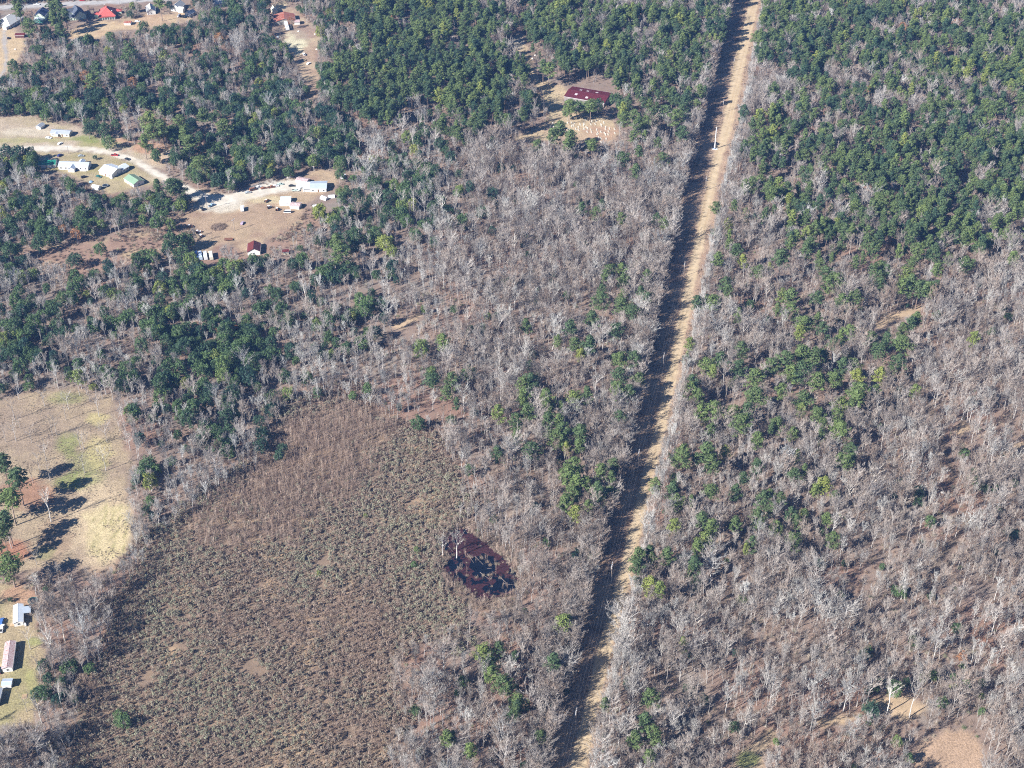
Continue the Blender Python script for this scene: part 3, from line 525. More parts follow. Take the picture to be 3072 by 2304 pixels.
blobs = [  # (x, y, radius, share of evergreens, kind) in a 2212-pixel-wide frame
 (560,290,130,.8,'ever'),(440,265,105,.75,'ever'),(690,245,110,.55,'ever'),(650,300,70,.75,'ever'),(500,355,80,.8,'ever'),(600,360,70,.7,'ever'),(820,190,95,.8,'pine'),(900,60,140,.85,'pine'),(1000,150,130,.85,'pine'),(860,220,60,.7,'pine'),(1090,200,80,.85,'pine'),(780,20,60,.6,'pine'),
 (640,150,30,.5,'ever'),(120,150,80,.4,'ever'),(40,215,70,.55,'ever'),(110,210,70,.45,'ever'),(300,130,70,.3,'ever'),(420,110,80,.35,'ever'),(480,60,60,.4,'ever'),(560,120,40,.35,'ever'),(300,250,60,.5,'ever'),(200,240,60,.5,'ever'),(80,300,10,.5,'ever'),(690,60,40,.6,'ever'),(720,120,50,.4,'ever'),
 (1200,60,110,.75,'pine'),(1280,130,110,.75,'pine'),(1340,190,90,.75,'pine'),(1430,60,120,.6,'pine'),(1500,100,70,.8,'pine'),(1460,190,70,.6,'pine'),(1400,270,50,.4,'pine'),(1250,200,50,.5,'pine'),(1540,40,50,.8,'pine'),
 (430,630,90,.65,'ever'),(480,740,85,.85,'ever'),(400,710,60,.6,'ever'),(120,520,90,.3,'ever'),(230,480,80,.3,'ever'),(60,420,60,.5,'ever'),(30,340,40,.8,'ever'),(70,340,30,.85,'ever'),(150,420,50,.4,'ever'),(350,405,35,.7,'ever'),(300,430,40,.5,'ever'),
 (60,600,100,.3,'ever'),(230,690,60,.3,'ever'),(160,750,60,.3,'ever'),(370,850,60,.35,'ever'),(420,930,80,.35,'ever'),(520,800,50,.35,'ever'),(330,1020,50,.3,'ever'),(720,560,50,.5,'ever'),(800,560,60,.3,'ever'),(640,620,50,.3,'ever'),(560,610,40,.3,'ever'),(120,1480,40,.3,'ever'),(140,1330,30,.2,'ever'),
 (1750,40,140,.85,'pine'),(1680,60,60,.85,'pine'),(1850,60,140,.85,'pine'),(1980,120,140,.8,'pine'),(2150,140,130,.9,'pine'),(2060,60,90,.5,'pine'),(1950,200,110,.6,'pine'),(1800,240,90,.5,'pine'),(1660,300,80,.6,'pine'),(2060,300,140,.85,'pine'),(1920,330,120,.7,'pine'),(1760,390,110,.65,'pine'),(1700,330,60,.6,'pine'),(1960,430,140,.9,'pine'),(2110,430,110,.8,'pine'),(1830,480,100,.65,'pine'),(1740,540,70,.5,'pine'),(1990,540,80,.5,'pine'),(2170,300,110,.85,'pine'),(1640,440,50,.35,'pine'),(2190,480,60,.6,'pine'),(1880,570,60,.5,'pine')]
step = 3.3
gx, gy = np.meshgrid(np.arange(-560, 560, step), np.arange(408, 1420, step))
gx = (gx + rng.uniform(-.48, .48, gx.shape) * step).ravel(); gy = (gy + rng.uniform(-.48, .48, gy.shape) * step).ravel()
px0, py0 = proj(gx, gy)
inv = (px0 > -130) & (px0 < 3200) & (py0 > -90) & (py0 < 2440)
gx, gy, px0, py0 = gx[inv], gy[inv], px0[inv], py0[inv]
pxc, pyc = proj(gx, gy, 9.0)
frac = np.zeros(gx.shape); kindp = np.zeros(gx.shape)
for x, y, r, f, k in blobs:
    d = np.hypot(pxc - x * K, (pyc - y * K) * 1.0) / (r * K) + (fbm(gx, gy, 22, 77) - .5) * .9
    w = np.clip((1.12 - d) * 3.5, 0, 1) * f; up = w > frac
    frac[up] = w[up]; kindp[up & (k == 'pine')] = 1; kindp[up & (k != 'pine')] = 0
xv, yv = pxc / K, pyc / K
frac = np.where(xv > 1560, frac * .84, frac)
base_e = np.where((xv < 1000) & (yv < 480), .36, np.where((xv < 640) & (yv < 900), .33, np.where((xv < 820) & (yv < 760), .2, .035)))
kindp = np.where(frac < base_e, 0, kindp); frac = np.clip(np.maximum(frac, base_e), 0, .95)
clump = fbm(gx, gy, 16, 90)
frac = np.where(frac > .02, np.clip(frac * .88 + (clump - .5) * 2.6 * np.clip(frac * 1.4, 0, .8), 0, 1), .0)
in_th = inside(THICKET, pxc, pyc + 25)
u = rng.random(gx.shape)
dens_n = np.clip(.5 + (fbm(gx, gy, 19, 15) - .5) * 1.7, 0, 1)
scrub = np.zeros(gx.shape, bool)
for p in SCRUB: scrub |= inside(p, px0, py0)
# crowns that must stay in view: traced pines and evergreens
keepx = np.array([a[0] for a in pines + evers]); keepy = np.array([a[1] for a in pines + evers]); keepr = np.array([a[2] for a in pines + evers])
left_grey = (pxc < 950 * K) & (pyc > 180 * K) & (pyc < 1230 * K)
def col_clear(X, Y, h):
    o = on_cut(X, Y)
    for t in (0, .3, .6, .85, 1.0):
        a, b = proj(X, Y, h * t); o |= is_clear(a, b)
    return o
def hides(X, Y, h, k=.85):
    o = np.zeros(X.shape, bool)
    for t in (.6, .85):
        a, b = proj(X, Y, h * t)
        for i in range(0, len(keepx), 60):
            d = np.hypot(a[:, None] - keepx[None, i:i + 60], b[:, None] - keepy[None, i:i + 60]); o |= (d < k * keepr[None, i:i + 60]).any(1)
    return o
is_e = (u < frac)
acc = rng.random(gx.shape)
sel_e = is_e & (acc < np.where(kindp > .5, .30, .40)) & ~in_th & ~scrub
sel_b = ~is_e & ~in_th & ~scrub & (acc < np.where(left_grey, .46, .66) * (0.25 + 1.5 * dens_n) * np.where(frac > .4, .55, 1))
hb = rng.uniform(.52, 1.08, gx.shape); hb = hb * np.where(left_grey | ((pxc < 1000 * K) & (pyc < 480 * K)), .85, 1.0) * (.78 + .42 * fbm(gx, gy, 28, 16)); hb = np.where(rng.random(gx.shape) < .10, hb * 1.35, hb)
for kind, sel, hh in (('e', sel_e, 15), ('b', sel_b, 15)):
    X, Y = gx[sel], gy[sel]
    hgt = np.where(kindp[sel] > .5, 17.0, 8.5) if kind == 'e' else 15 * hb[sel]
    bad = col_clear(X, Y, hgt) | hides(X, Y, hgt)
    k = kindp[sel]; lg = left_grey[sel]; sc = hb[sel]; nz = fbm(X, Y, 25, 55)
    for i in np.where(~bad)[0]:
        if kind == 'e':
            if k[i] > .5: s = rng.uniform(.85, 1.35); P['pine'].append((X[i], Y[i], s, s * rng.uniform(.85, 1.1), float(np.clip(rng.normal(.38, .2) + (nz[i] - .5), 0, .95)), int(rng.integers(5))))
            else: s = rng.uniform(.75, 1.6) if (X[i] < 0 and Y[i] > 600) else rng.uniform(.4, 1.0); P['ever'].append((X[i], Y[i], s, s * rng.uniform(.85, 1.15), float(np.clip(rng.normal(.42, .22) + (nz[i] - .5), 0, 1)), int(rng.integers(4))))
        else:
            tint = np.clip(rng.normal(.48, .2) + (nz[i] - .5) * .5 + (.16 if lg[i] else 0), 0, 1)
            big = sc[i] > 1.05
            pi = int(rng.choice([0, 2, 5, 7, 11])) if big else int(rng.choice([0, 1, 3, 4, 5, 6, 6, 4, 1, 8, 9, 9, 10]))
            P['bare'].append((X[i], Y[i], sc[i] * rng.uniform(.85, 1.2), sc[i], float(tint), pi))
# trees shrunk to low growth where a full tree would cover open ground in front of it
X, Y = gx[sel_b], gy[sel_b]
tall_bad = col_clear(X, Y, 15 * hb[sel_b]); short_ok = ~col_clear(X, Y, 4.0)
for i in np.where(tall_bad & short_ok)[0]:
    P['bush'].append((X[i], Y[i], rng.uniform(.9, 1.5), rng.uniform(.9, 1.7), float(rng.random()), int(rng.integers(3))))
# dense belts of trees along both edges of the cut: tall dark edge on the left, stems on the right tinted silvery to stand for sunlight
def along(c, n):
    pts = [at(x * K, y * K) for x, y in c]; d = [0]
    for a, b in zip(pts, pts[1:]): d.append(d[-1] + math.hypot(b[0] - a[0], b[1] - a[1]))
    q = np.linspace(0, d[-1], n); return np.interp(q, d, [p[0] for p in pts]), np.interp(q, d, [p[1] for p in pts])
for off, n_, sg in ((1.5, 420, -1), (4.0, 380, -1), (7.0, 330, -1), (10.0, 260, -1), (1.2, 330, 1), (3.0, 300, 1), (5.5, 220, 1)):
    ex, ey = along(cut_l if sg < 0 else cut_r, n_)
    ex = ex + sg * (off + rng.uniform(-1.0, 1.0, n_)); ey = ey + rng.uniform(-1.2, 1.2, n_)
    a_, b_ = proj(ex, ey); ok = (b_ > -80) & (b_ < 2430)
    dn = fbm(ex, ey, 13, 71)
    s_ = rng.uniform(.62, 1.02, n_) if sg < 0 else rng.uniform(.5, .95, n_)
    hd_ = hides(ex, ey, 15 * s_, .7) | col_clear(ex, ey, np.full(n_, 1.0)); hd_ |= (a_ > 2120) & (b_ < 640) & (b_ > 420) & False
    for i in np.where(ok & ~hd_ & (dn > (.36 if sg < 0 else .34)))[0]:
        t_ = rng.normal(.45, .2) if sg < 0 else rng.normal(.88, .15)
        P['bare'].append((ex[i], ey[i], s_[i] * (1.25 if sg < 0 else .85), s_[i], float(np.clip(t_, 0, 1)), int(rng.choice([0, 2, 5, 5, 7] if sg < 0 else [1, 3, 4, 6]))))
        if sg < 0 and rng.random() < .35: P['ever'].append((ex[i] - 1, ey[i], rng.uniform(.5, .9), rng.uniform(.5, .8), float(rng.uniform(.1, .6)), int(rng.integers(4))))
# thicket
step = 1.6
tx, ty = np.meshgrid(np.arange(-330, 20, step), np.arange(420, 860, step))
tx = (tx + rng.uniform(-.5, .5, tx.shape) * step).ravel(); ty = (ty + rng.uniform(-.5, .5, ty.shape) * step).ravel()
ta, tb = proj(tx, ty, 1.5)
sdt = np.where(inside(THICKET, ta, tb), 1, -1) * edge_dist(THICKET, ta, tb); m = (sdt + (fbm(tx, ty, 22, 88) - .5) * 170 > -28) & (ta > -60) & (tb < 2380); tx, ty, ta, tb = tx[m], ty[m], ta[m], tb[m]
sapz = np.clip((np.where(inside(SAPLING, ta, tb), 1, -1) * edge_dist(SAPLING, ta, tb)) / 60 + (fbm(tx, ty, 18, 3) - .5) * 2.2 + .3, 0, 1)
gap = fbm(tx, ty, 11, 63); tint_n = fbm(tx, ty, 35, 64)
tc = col_clear(tx, ty, 3.0) | hides(tx, ty, 3.0, .6); ra = rng.random(tx.shape)
for i in np.where(~tc)[0]:
    if gap[i] > .77 or ra[i] > .93: continue
    if rng.random() < sapz[i] * .75 + .08 + .3 * (tint_n[i] < .42): P['sapling'].append((tx[i], ty[i], rng.uniform(.7, 1.2), rng.uniform(.55, 1.15) * (.6 + .4 * sapz[i]), float(np.clip(rng.normal(.45, .25), 0, 1)), int(rng.integers(3))))
    else:
        s = rng.uniform(.5, 1.2); P['shrub'].append((tx[i], ty[i], s, s * rng.uniform(.8, 1.2), float(np.clip(rng.normal(.45, .28) + (tint_n[i] - .5) * 1.6, 0, 1)), int(rng.integers(4))))
# undergrowth over the woodland floor and scrub patches
step = 3.5
ux, uy = np.meshgrid(np.arange(-560, 560, step), np.arange(408, 1420, step))
ux = (ux + rng.uniform(-.5, .5, ux.shape) * step).ravel(); uy = (uy + rng.uniform(-.5, .5, uy.shape) * step).ravel()
ua, ub = proj(ux, uy); m = (ua > -100) & (ua < 3170) & (ub > -60) & (ub < 2400) & ~inside(THICKET, ua, ub); ux, uy, ua, ub = ux[m], uy[m], ua[m], ub[m]
cl = col_clear(ux, uy, 2.0)
for i in np.where(~cl & (fbm(ux, uy, 20, 33) > .36))[0]: P['bush'].append((ux[i], uy[i], rng.uniform(.6, 1.3), rng.uniform(.6, 1.4), float(np.clip(rng.normal(.45, .25), 0, 1)), int(rng.integers(3))))
step = 2.2
sx, sy = np.meshgrid(np.arange(-420, -150, step), np.arange(900, 1120, step)); sx = (sx + rng.uniform(-.5, .5, sx.shape) * step).ravel(); sy = (sy + rng.uniform(-.5, .5, sy.shape) * step).ravel()
sa, sb = proj(sx, sy); m = np.zeros(sx.shape, bool)
for p in SCRUB: m |= inside(p, sa, sb)
m &= ~col_clear(sx, sy, 2.0)
for i in np.where(m & (fbm(sx, sy, 9, 13) > .42))[0]:
    P['bush' if rng.random() < .75 else 'shrub'].append((sx[i], sy[i], rng.uniform(.7, 1.4), rng.uniform(.7, 1.5), float(np.clip(rng.normal(.4, .25), 0, 1)), int(rng.integers(3))))

bx_, by_ = np.meshgrid(np.arange(-60, 420, 2.0), np.arange(420, 1400, 2.0)); bx_ = (bx_ + rng.uniform(-1, 1, bx_.shape)).ravel(); by_ = (by_ + rng.uniform(-1, 1, by_.shape)).ravel()
ba, bb = proj(bx_, by_); m = inside(CUT, ba, bb) & ~inside(TRACK, ba, bb) & (fbm(bx_, by_, 12, 19) > .5)
for i in np.where(m)[0]: P['bush'].append((bx_[i], by_[i], rng.uniform(.4, .9), rng.uniform(.25, .6), float(np.clip(rng.normal(.4, .2), 0, .8)), int(rng.integers(3))))
pa, pb = np.meshgrid(np.arange(1290, 1590, 5.0), np.arange(1560, 1830, 4.0)); pa = (pa + rng.uniform(-3, 3, pa.shape)).ravel(); pb = (pb + rng.uniform(-2, 2, pb.shape)).ravel()
pdist = np.where(inside(POND, pa, pb), -1, 1) * edge_dist(POND, pa, pb)
for i in np.where((pdist < 34) & (pdist > -7) & (rng.random(pa.shape) < .8) | (pdist <= -7) & (rng.random(pa.shape) < .05))[0]:
    X, Y = at(pa[i], pb[i]); P['bush' if rng.random() < .6 else 'sapling'].append((X, Y, rng.uniform(.45, 1.0), rng.uniform(.35, .8), float(np.clip(rng.normal(.6, .15), 0, .85)), int(rng.integers(3))))
fa, fb = np.meshgrid(np.arange(-40, 420, 5.5), np.arange(1150, 1740, 4.5)); fa = (fa + rng.uniform(-3, 3, fa.shape)).ravel(); fb = (fb + rng.uniform(-2, 2, fb.shape)).ravel()
for i in np.where(inside(FIELD, fa, fb) & (fbm(fa, fb, 45, 12) > .48) & (rng.random(fa.shape) < .5))[0]:
    X, Y = at(fa[i], fb[i]); P['bush'].append((X, Y, rng.uniform(.2, .5), rng.uniform(.15, .4), float(np.clip(rng.normal(.65, .15), 0, .9)), int(rng.integers(3))))
# ------------------------------------------------------------------ built things
ROOTS = []
glass = plain('window_glass', (.03, .04, .05), .08, .2, 1, 0, .5); tyre = plain('tyre_rubber', (.02, .02, .02), .8); chrome = plain('bright_metal', (.55, .55, .56), .3, .1, 1, .8)
lens = plain('lamp_lens', (.7, .68, .62), .2); tail = plain('tail_lens', (.35, .02, .02), .3); wood_pole = plain('weathered_pole', (.30, .25, .21), .85, .3, 3); porcelain = plain('insulator_grey', (.60, .62, .64), .3)
steel = plain('white_steel', (.75, .76, .78), .4, .08, 1, .2); concrete = plain('pale_concrete', (.55, .54, .50), .85, .15, 1); trimw = plain('white_trim', (.78, .78, .76), .6, .06); plankm = plain('tan_planks', (.42, .30, .18), .85, .3, 2)
rust_iron = plain('rusty_iron', (.22, .09, .05), .9, .5, 2)
def gable(parent, L, W, wh, pitch, roofm, wallm, x=0, y=0, rz=0, over=.4, z0=0.0, wins=True, door=True, porch=False):
    """one gabled block, ridge along its own x: walls, roof with ridge cap and fascia, windows, door; parts are children of the house"""
    ca, sa = math.cos(rz), math.sin(rz)
    rise = W / 2 * math.tan(R(pitch)); a, b = L / 2, W / 2
    def place(o): o.location = (x, y, 0); o.rotation_euler = (0, 0, rz); return o
    w = MB(); w.prism([(-b, z0 - .3), (b, z0 - .3), (b, wh), (0, wh + rise), (-b, wh)], -a, a); place(w.build('wall', wallm, parent))
    sl = math.tan(R(pitch)); e = b + over; ez = wh - over * sl; t = .16
    r = MB(); r.prism([(-e, ez + .02), (0, wh + rise + .02), (e, ez + .02), (e, ez + t), (0, wh + rise + t + .04), (-e, ez + t)], -a - over, a + over)
    ro = place(r.build('roof', roofm, parent))
    MB().prism([(-.22, wh + rise + t - .04), (0, wh + rise + t + .10), (.22, wh + rise + t - .04), (0, wh + rise + t)], -a - over - .02, a + over + .02).build('ridge_cap', roofm, ro)
    for s in (-1, 1): MB().box(-a - over, a + over, s * (e + .04) - .03, s * (e + .04) + .03, ez - .06, ez + t).build('fascia', trimw, ro)
    if wins:
        n = max(2, int(L / 3.6))
        for s in (-1, 1):
            for i in range(n):
                cx = -a + L * (i + .5) / n
                if door and s < 0 and i == n // 2:
                    d = place(MB().box(cx - .5, cx + .5, -b - .07, -b - .02, z0 + .1, z0 + 2.15).build('door', plain_door, parent)); MB().box(cx + .3, cx + .38, -b - .13, -b - .07, z0 + 1.0, z0 + 1.1).build('handle', chrome, d); continue
                f = place(MB().box(cx - .6, cx + .6, s * (b + .05) - .03, s * (b + .05) + .03, z0 + .9, z0 + 2.1).build('window', trimw, parent))
                MB().box(cx - .5, cx + .5, s * (b + .085) - .01, s * (b + .085) + .01, z0 + 1.0, z0 + 2.0).build('pane', glass, f)
        for s in (-1, 1):
            f = place(MB().box(s * (a + .05) - .03, s * (a + .05) + .03, -.6, .6, z0 + .9, z0 + 2.1).build('window', trimw, parent)); MB().box(s * (a + .085) - .01, s * (a + .085) + .01, -.5, .5, z0 + 1.0, z0 + 2.0).build('pane', glass, f)
plain_door = plain('brown_door', (.20, .11, .07), .6)
def hip(parent, L, W, wh, pitch, roofm, wallm, ridge=None, x=0, y=0, rz=0, over=.5):
    a, b = L / 2, W / 2; rise = b * math.tan(R(pitch)); rl = (L - W) / 2 if ridge is None else ridge / 2
    def place(o): o.location = (x, y, 0); o.rotation_euler = (0, 0, rz); return o
    place(MB().box(-a, a, -b, b, -.3, wh).build('wall', wallm, parent))
    ea, eb = a + over, b + over; z = wh - over * math.tan(R(pitch)) + .02; z2 = z + .15; zr = wh + rise + .15
    v = [(-ea, -eb, z), (ea, -eb, z), (ea, eb, z), (-ea, eb, z), (-ea, -eb, z2), (ea, -eb, z2), (ea, eb, z2), (-ea, eb, z2), (-rl, 0, zr), (rl, 0, zr)]
    ro = place(MB().add(v, [(0, 3, 2, 1), (0, 1, 5, 4), (1, 2, 6, 5), (2, 3, 7, 6), (3, 0, 4, 7), (4, 5, 9, 8), (5, 6, 9), (6, 7, 8, 9), (7, 4, 8)]).build('roof', roofm, parent))
    for p, q in (((-ea, -eb, z2), (-rl, 0, zr)), ((-ea, eb, z2), (-rl, 0, zr)), ((ea, -eb, z2), (rl, 0, zr)), ((ea, eb, z2), (rl, 0, zr)), ((-rl, 0, zr), (rl + .01, 0, zr))):
        MB().tube(p, q, .12, .12, 4).build('ridge_cap', roofm, ro)
    for s in (-1, 1):
        n = max(2, int(L / 3.5))
        for i in range(n):
            cx = -a + L * (i + .5) / n
            f = place(MB().box(cx - .6, cx + .6, s * (b + .05) - .03, s * (b + .05) + .03, .9, 2.3).build('window', trimw, parent)); MB().box(cx - .5, cx + .5, s * (b + .085) - .01, s * (b + .085) + .01, 1.0, 2.2).build('pane', glass, f)
def flat_roof(parent, x0, x1, y0, y1, z0, z1, m, posts=True, name='porch_roof'):
    """lean-to roof: high side at y0, low side at y1, on posts"""
    MB().add([(x0, y0, z0), (x1, y0, z0), (x1, y1, z1), (x0, y1, z1), (x0, y0, z0 + .12), (x1, y0, z0 + .12), (x1, y1, z1 + .12), (x0, y1, z1 + .12)], [(0,3,2,1),(4,5,6,7),(0,1,5,4),(1,2,6,5),(2,3,7,6),(3,0,4,7)]).build(name, m, parent)
    if posts:
        for x in (x0 + .15, x1 - .15): MB().box(x - .08, x + .08, y1 + (.12 if y1 < y0 else -.28), y1 + (.28 if y1 < y0 else -.12), -.2, z1).build('post', trimw, parent)
def chimney(parent, x, y, z0, z1, m): 
    c = MB().box(x - .4, x + .4, y - .4, y + .4, z0, z1).build('chimney', m, parent); MB().box(x - .5, x + .5, y - .5, y + .5, z1, z1 + .15).build('chimney_cap', concrete, c)
def house(name, label, px, py, zref, rz, cat='house', group=None):
    x, y = at(px, py, zref); o = thing(name, label, cat, (x, y, 0), R(rz), group); ROOTS.append((px, py)); return o
wallw = plain('white_siding', (.74, .73, .69), .7, .08, 2); wally = plain('cream_siding', (.66, .62, .48), .7, .1, 2); wallg = plain('green_siding', (.10, .30, .24), .6, .2, 1); wallpg = plain('pale_green_siding', (.52, .60, .48), .7, .1, 1)
brick_red = plain('red_brick', (.30, .12, .08), .9, .3, 5)
rm = lambda n, c, corr=1.6: plain(n, c, .42, .07, .25, .1, .4, corr)
r_teal = rm('teal_roof', (.02, .20, .14)); r_blue = rm('pale_blue_roof', (.42, .48, .55)); r_white = rm('white_roof', (.66, .72, .78)); r_sage = rm('sage_roof', (.22, .33, .22)); r_dsage = r_sage
r_grey = rm('grey_roof', (.36, .39, .43)); r_lgrey = plain('pale_shingle', (.46, .46, .45), .9, .12, 2); r_red = plain('red_roof', (.44, .10, .085), .5, .12, .4); r_dark = plain('slate_shingle', (.075, .09, .12), .9, .2, 2); r_blus = plain('blue_shingle', (.06, .08, .15), .9, .3, 2)
r_mar = rusty('maroon_roof', (.085, .012, .018), (.12, .022, .025), .42); r_brown = rm('brown_red_roof', (.14, .03, .025)); r_rust = rusty('rusty_roof', (.34, .20, .16), (.26, .07, .04), .54); r_rustw = rusty('rust_streaked_roof', (.50, .42, .42), (.26, .10, .08), .47, 1.8)
# the four houses below the curved road
h = house('house', 'small house with teal green metal roof and white wall', 141, 488, 2.5, 5); gable(h, 13.5, 8, 2.7, 22, r_teal, wallw); gable(h, 4, 3, 2.9, 26, r_teal, wallw, -1.6, 4.6, R(90), .3, 0, False, False)
h = house('house', 'long pale blue roofed house with front gable, right of the teal roof', 224, 494, 2.5, -4); gable(h, 23, 8.5, 2.8, 24, r_blue, wallw); gable(h, 6, 5, 2.8, 26, r_blue, wallw, -.5, -4.8, R(90), .35, 0, False, False); gable(h, 4.5, 4, 2.8, 26, r_blue, wallw, 4.0, 5.2, R(90), .35, 0, False, False)
for i in range(5): MB().box(5.5 + i * 1.1, 5.62 + i * 1.1, -5.6, -5.48, -.1, 1.1).build('porch_post', trimw, h)
MB().box(5.2, 10.4, -5.7, -4.3, -.1, .35).build('porch_deck', concrete, h)
h = house('house', 'large white metal roofed house with rear wing beside gravel drive', 334, 509, 2.6, -32); gable(h, 13, 13, 2.9, 19, r_white, wallw); gable(h, 7, 6.5, 2.8, 22, r_white, wallw, 4.2, 7.5, R(90), .4, 0, True, False); MB().box(5.4, 7.6, -7.6, -6.2, -.1, .5).build('front_step', concrete, h)
h = house('house', 'sage green roofed house nearest the road bend', 402, 539, 2.5, -46); gable(h, 13, 9, 2.7, 21, r_sage, wallw)
h = house('trailer_house', 'pale grey trailer house with wooden deck above the curved road', 184, 396, 2.3, -8); gable(h, 15.5, 7, 2.6, 18, r_grey, wally); gable(h, 3, 4, 2.5, 24, r_white, wally, -3.0, -3.6, R(90), .3, 0, False, False)
for i in range(10): MB().box(-3.5 + i * .5, -3.05 + i * .5, -6.6, -5.3, .45, .53).build('deck_board', plankm, h)
for x in (-3.4, 1.3): MB().box(x, x + .14, -6.6, -6.46, -.1, 1.5).build('deck_post', plankm, h)
MB().box(-3.5, 1.45, -6.62, -6.55, 1.3, 1.42).build('deck_rail', plankm, h)
h = house('shed', 'small grey and white shed at left of the pale trailer house', 121, 378, 1.5, 70, 'shed'); gable(h, 6, 4.2, 2.2, 25, r_grey, wallw, wins=False)
h = house('shed', 'white arched shed with dark end below the four houses', 289, 562, 1.4, -22, 'shed'); gable(h, 5.5, 3.4, 2.2, 30, r_white, wallw, wins=False)
# top houses
h = house('house', 'big pale grey hip roofed house at the top left edge', 28, 60, 3, 70); hip(h, 21, 16, 3.2, 26, r_lgrey, wallw, 7); gable(h, 8, 4, 2.6, 12, r_white, wallw, -11, -5, R(0), .3, 0, False, False)
h = house('house', 'dark blue roofed house with green rear wall between tall evergreens', 125, 46, 3, 88); gable(h, 14, 10, 5.0, 32, r_blus, wallpg); gable(h, 5, 8, 2.8, 20, r_blue, wallg, -9.0, 0, 0, .3, 0, True, False)
h = house('house', 'dark slate house with twin gables left of the red roof', 235, 40, 3, 118); gable(h, 17, 10, 4.2, 38, r_dark, wallpg); gable(h, 9, 6, 4.2, 42, r_dark, wallpg, 5, 6, R(90), .4, 0, True, False); gable(h, 8, 6, 2.9, 28, r_dark, wallpg, -4, 6.5, R(70), .4, 0, False, False)
h = house('house', 'red hip roofed house with white columned porch', 322, 36, 4, 100); hip(h, 17, 15, 3.6, 36, r_red, wallpg, 4); chimney(h, 3.4, 2.0, 5, 9.8, brick_red); chimney(h, -5.2, -4.6, 4, 7.0, brick_red); hip(h, 7, 5, 2.9, 22, r_red, wallpg, None, 1.5, 9.6, R(0), .4); hip(h, 5, 6, 2.9, 20, r_red, wallpg, 1, 5.5, -9.4, R(0), .4)
for i in range(7): MB().tube((-9.8, -6.6 + i * 2.2, -.2), (-9.8, -6.6 + i * 2.2, 2.9), .16, .14, 8).build('column', trimw, h)
MB().box(-10.2, -8.4, -7.2, 7.2, 2.9, 3.1).build('porch_roof', r_red, h)
h = house('shed', 'open brown roofed shed right of the red roofed house', 384, 68, 1.5, -4, 'shed'); gable(h, 6, 5, 2.2, 16, r_rust, wallw, wins=False)
h = house('carport', 'dark brown roofed carport behind the pale grey house', 60, 104, 2, 4, 'carport'); gable(h, 8, 5.5, 2.4, 10, r_brown, plain('carport_boards', (.14, .07, .06), .9), wins=False)
h = house('house', 'white gabled cottage between bare trees at the top', 452, 28, 2.5, 105); gable(h, 14, 8, 3.0, 34, r_lgrey, wallw)
h = house('house', 'white house with double gable under dark tree shade at top', 534, 20, 2.5, 75); gable(h, 12, 9, 3.4, 36, r_lgrey, wallw); gable(h, 5, 5, 3.0, 36, r_lgrey, wallw, -5, -6, R(90), .3, 0, False, False)
h = house('garage', 'grey roofed garage with white front by the top cottages', 571, 39, 1.8, 60, 'garage'); gable(h, 8, 6.5, 2.7, 26, r_grey, wallw)
h = house('house', 'pale roofed house at the top edge beyond the evergreens', 657, 5, 3, 20); gable(h, 15, 10, 3.0, 26, r_lgrey, wallw)
# rusty warehouse with trailer
h = house('warehouse', 'wide rusty roofed shed at the head of the dirt clearing', 853, 54, 3, 100, 'warehouse'); gable(h, 17, 19, 3.2, 14, r_rust, plain('grey_boards', (.30, .28, .25), .9), wins=False); gable(h, 5, 6, 2.5, 12, r_rustw, wallw, -8, -11, R(90), .3, 0, False, False)
h = house('shed', 'tall cream gabled shed behind the rusty warehouse', 822, 30, 3, 110, 'shed'); gable(h, 9, 4.5, 3.8, 42, wally, wally, wins=False)
def box_trailer(name, label, px, py, rz, L, W, Hh, m, cat='trailer', group=None, wheels=2):
    x, y = at(px, py, Hh / 2); o = thing(name, label, cat, (x, y, 0), R(rz), group); ROOTS.append((px, py)); a, b = L / 2, W / 2; c = .25
    MB().prism([(-b, .6), (b, .6), (b, Hh - c), (b - c, Hh), (-b + c, Hh), (-b, Hh - c)], -a, a).build('body', m, o)
    for s in (-1, 1):
        for i in range(wheels):
            w = MB().tube((i * 1.0 - .5, s * (b - .25), .4), (i * 1.0 - .5, s * (b + .02), .4), .4, .4, 10).build('wheel', tyre, o); MB().tube((i * 1.0 - .5, s * (b + .0), .4), (i * 1.0 - .5, s * (b + .05), .4), .2, .2, 8).build('rim', chrome, w)
        for i in range(max(2, int(L / 3))):
            cx = -a + L * (i + .5) / max(2, int(L / 3)); MB().box(cx - .5, cx + .5, s * (b + .015) - .01, s * (b + .015) + .01, Hh * .5, Hh * .72).build('window', glass, o)
    MB().box(-.3, .4, -b - .03, -b - .005, .65, Hh * .8).build('door', trimw, o)
    MB().tube((a, 0, .6), (a + 1.2, 0, .5), .06, .05, 4).build('tow_bar', rust_iron, o)
    MB().box(-a * .3 - .4, -a * .3 + .4, -.35, .35, Hh, Hh + .2).build('roof_vent', trimw, o)
    return o
white_paint = plain('white_paint', (.78, .79, .80), .4, .06, 1); cream_p = plain('cream_paint', (.72, .68, .56), .5, .1, 1); blue_p = plain('blue_paint', (.06, .14, .36), .4, .1)
box_trailer('trailer', 'long white trailer parked against the rusty warehouse', 860, 77, 103, 17, 3.2, 3.2, white_paint)
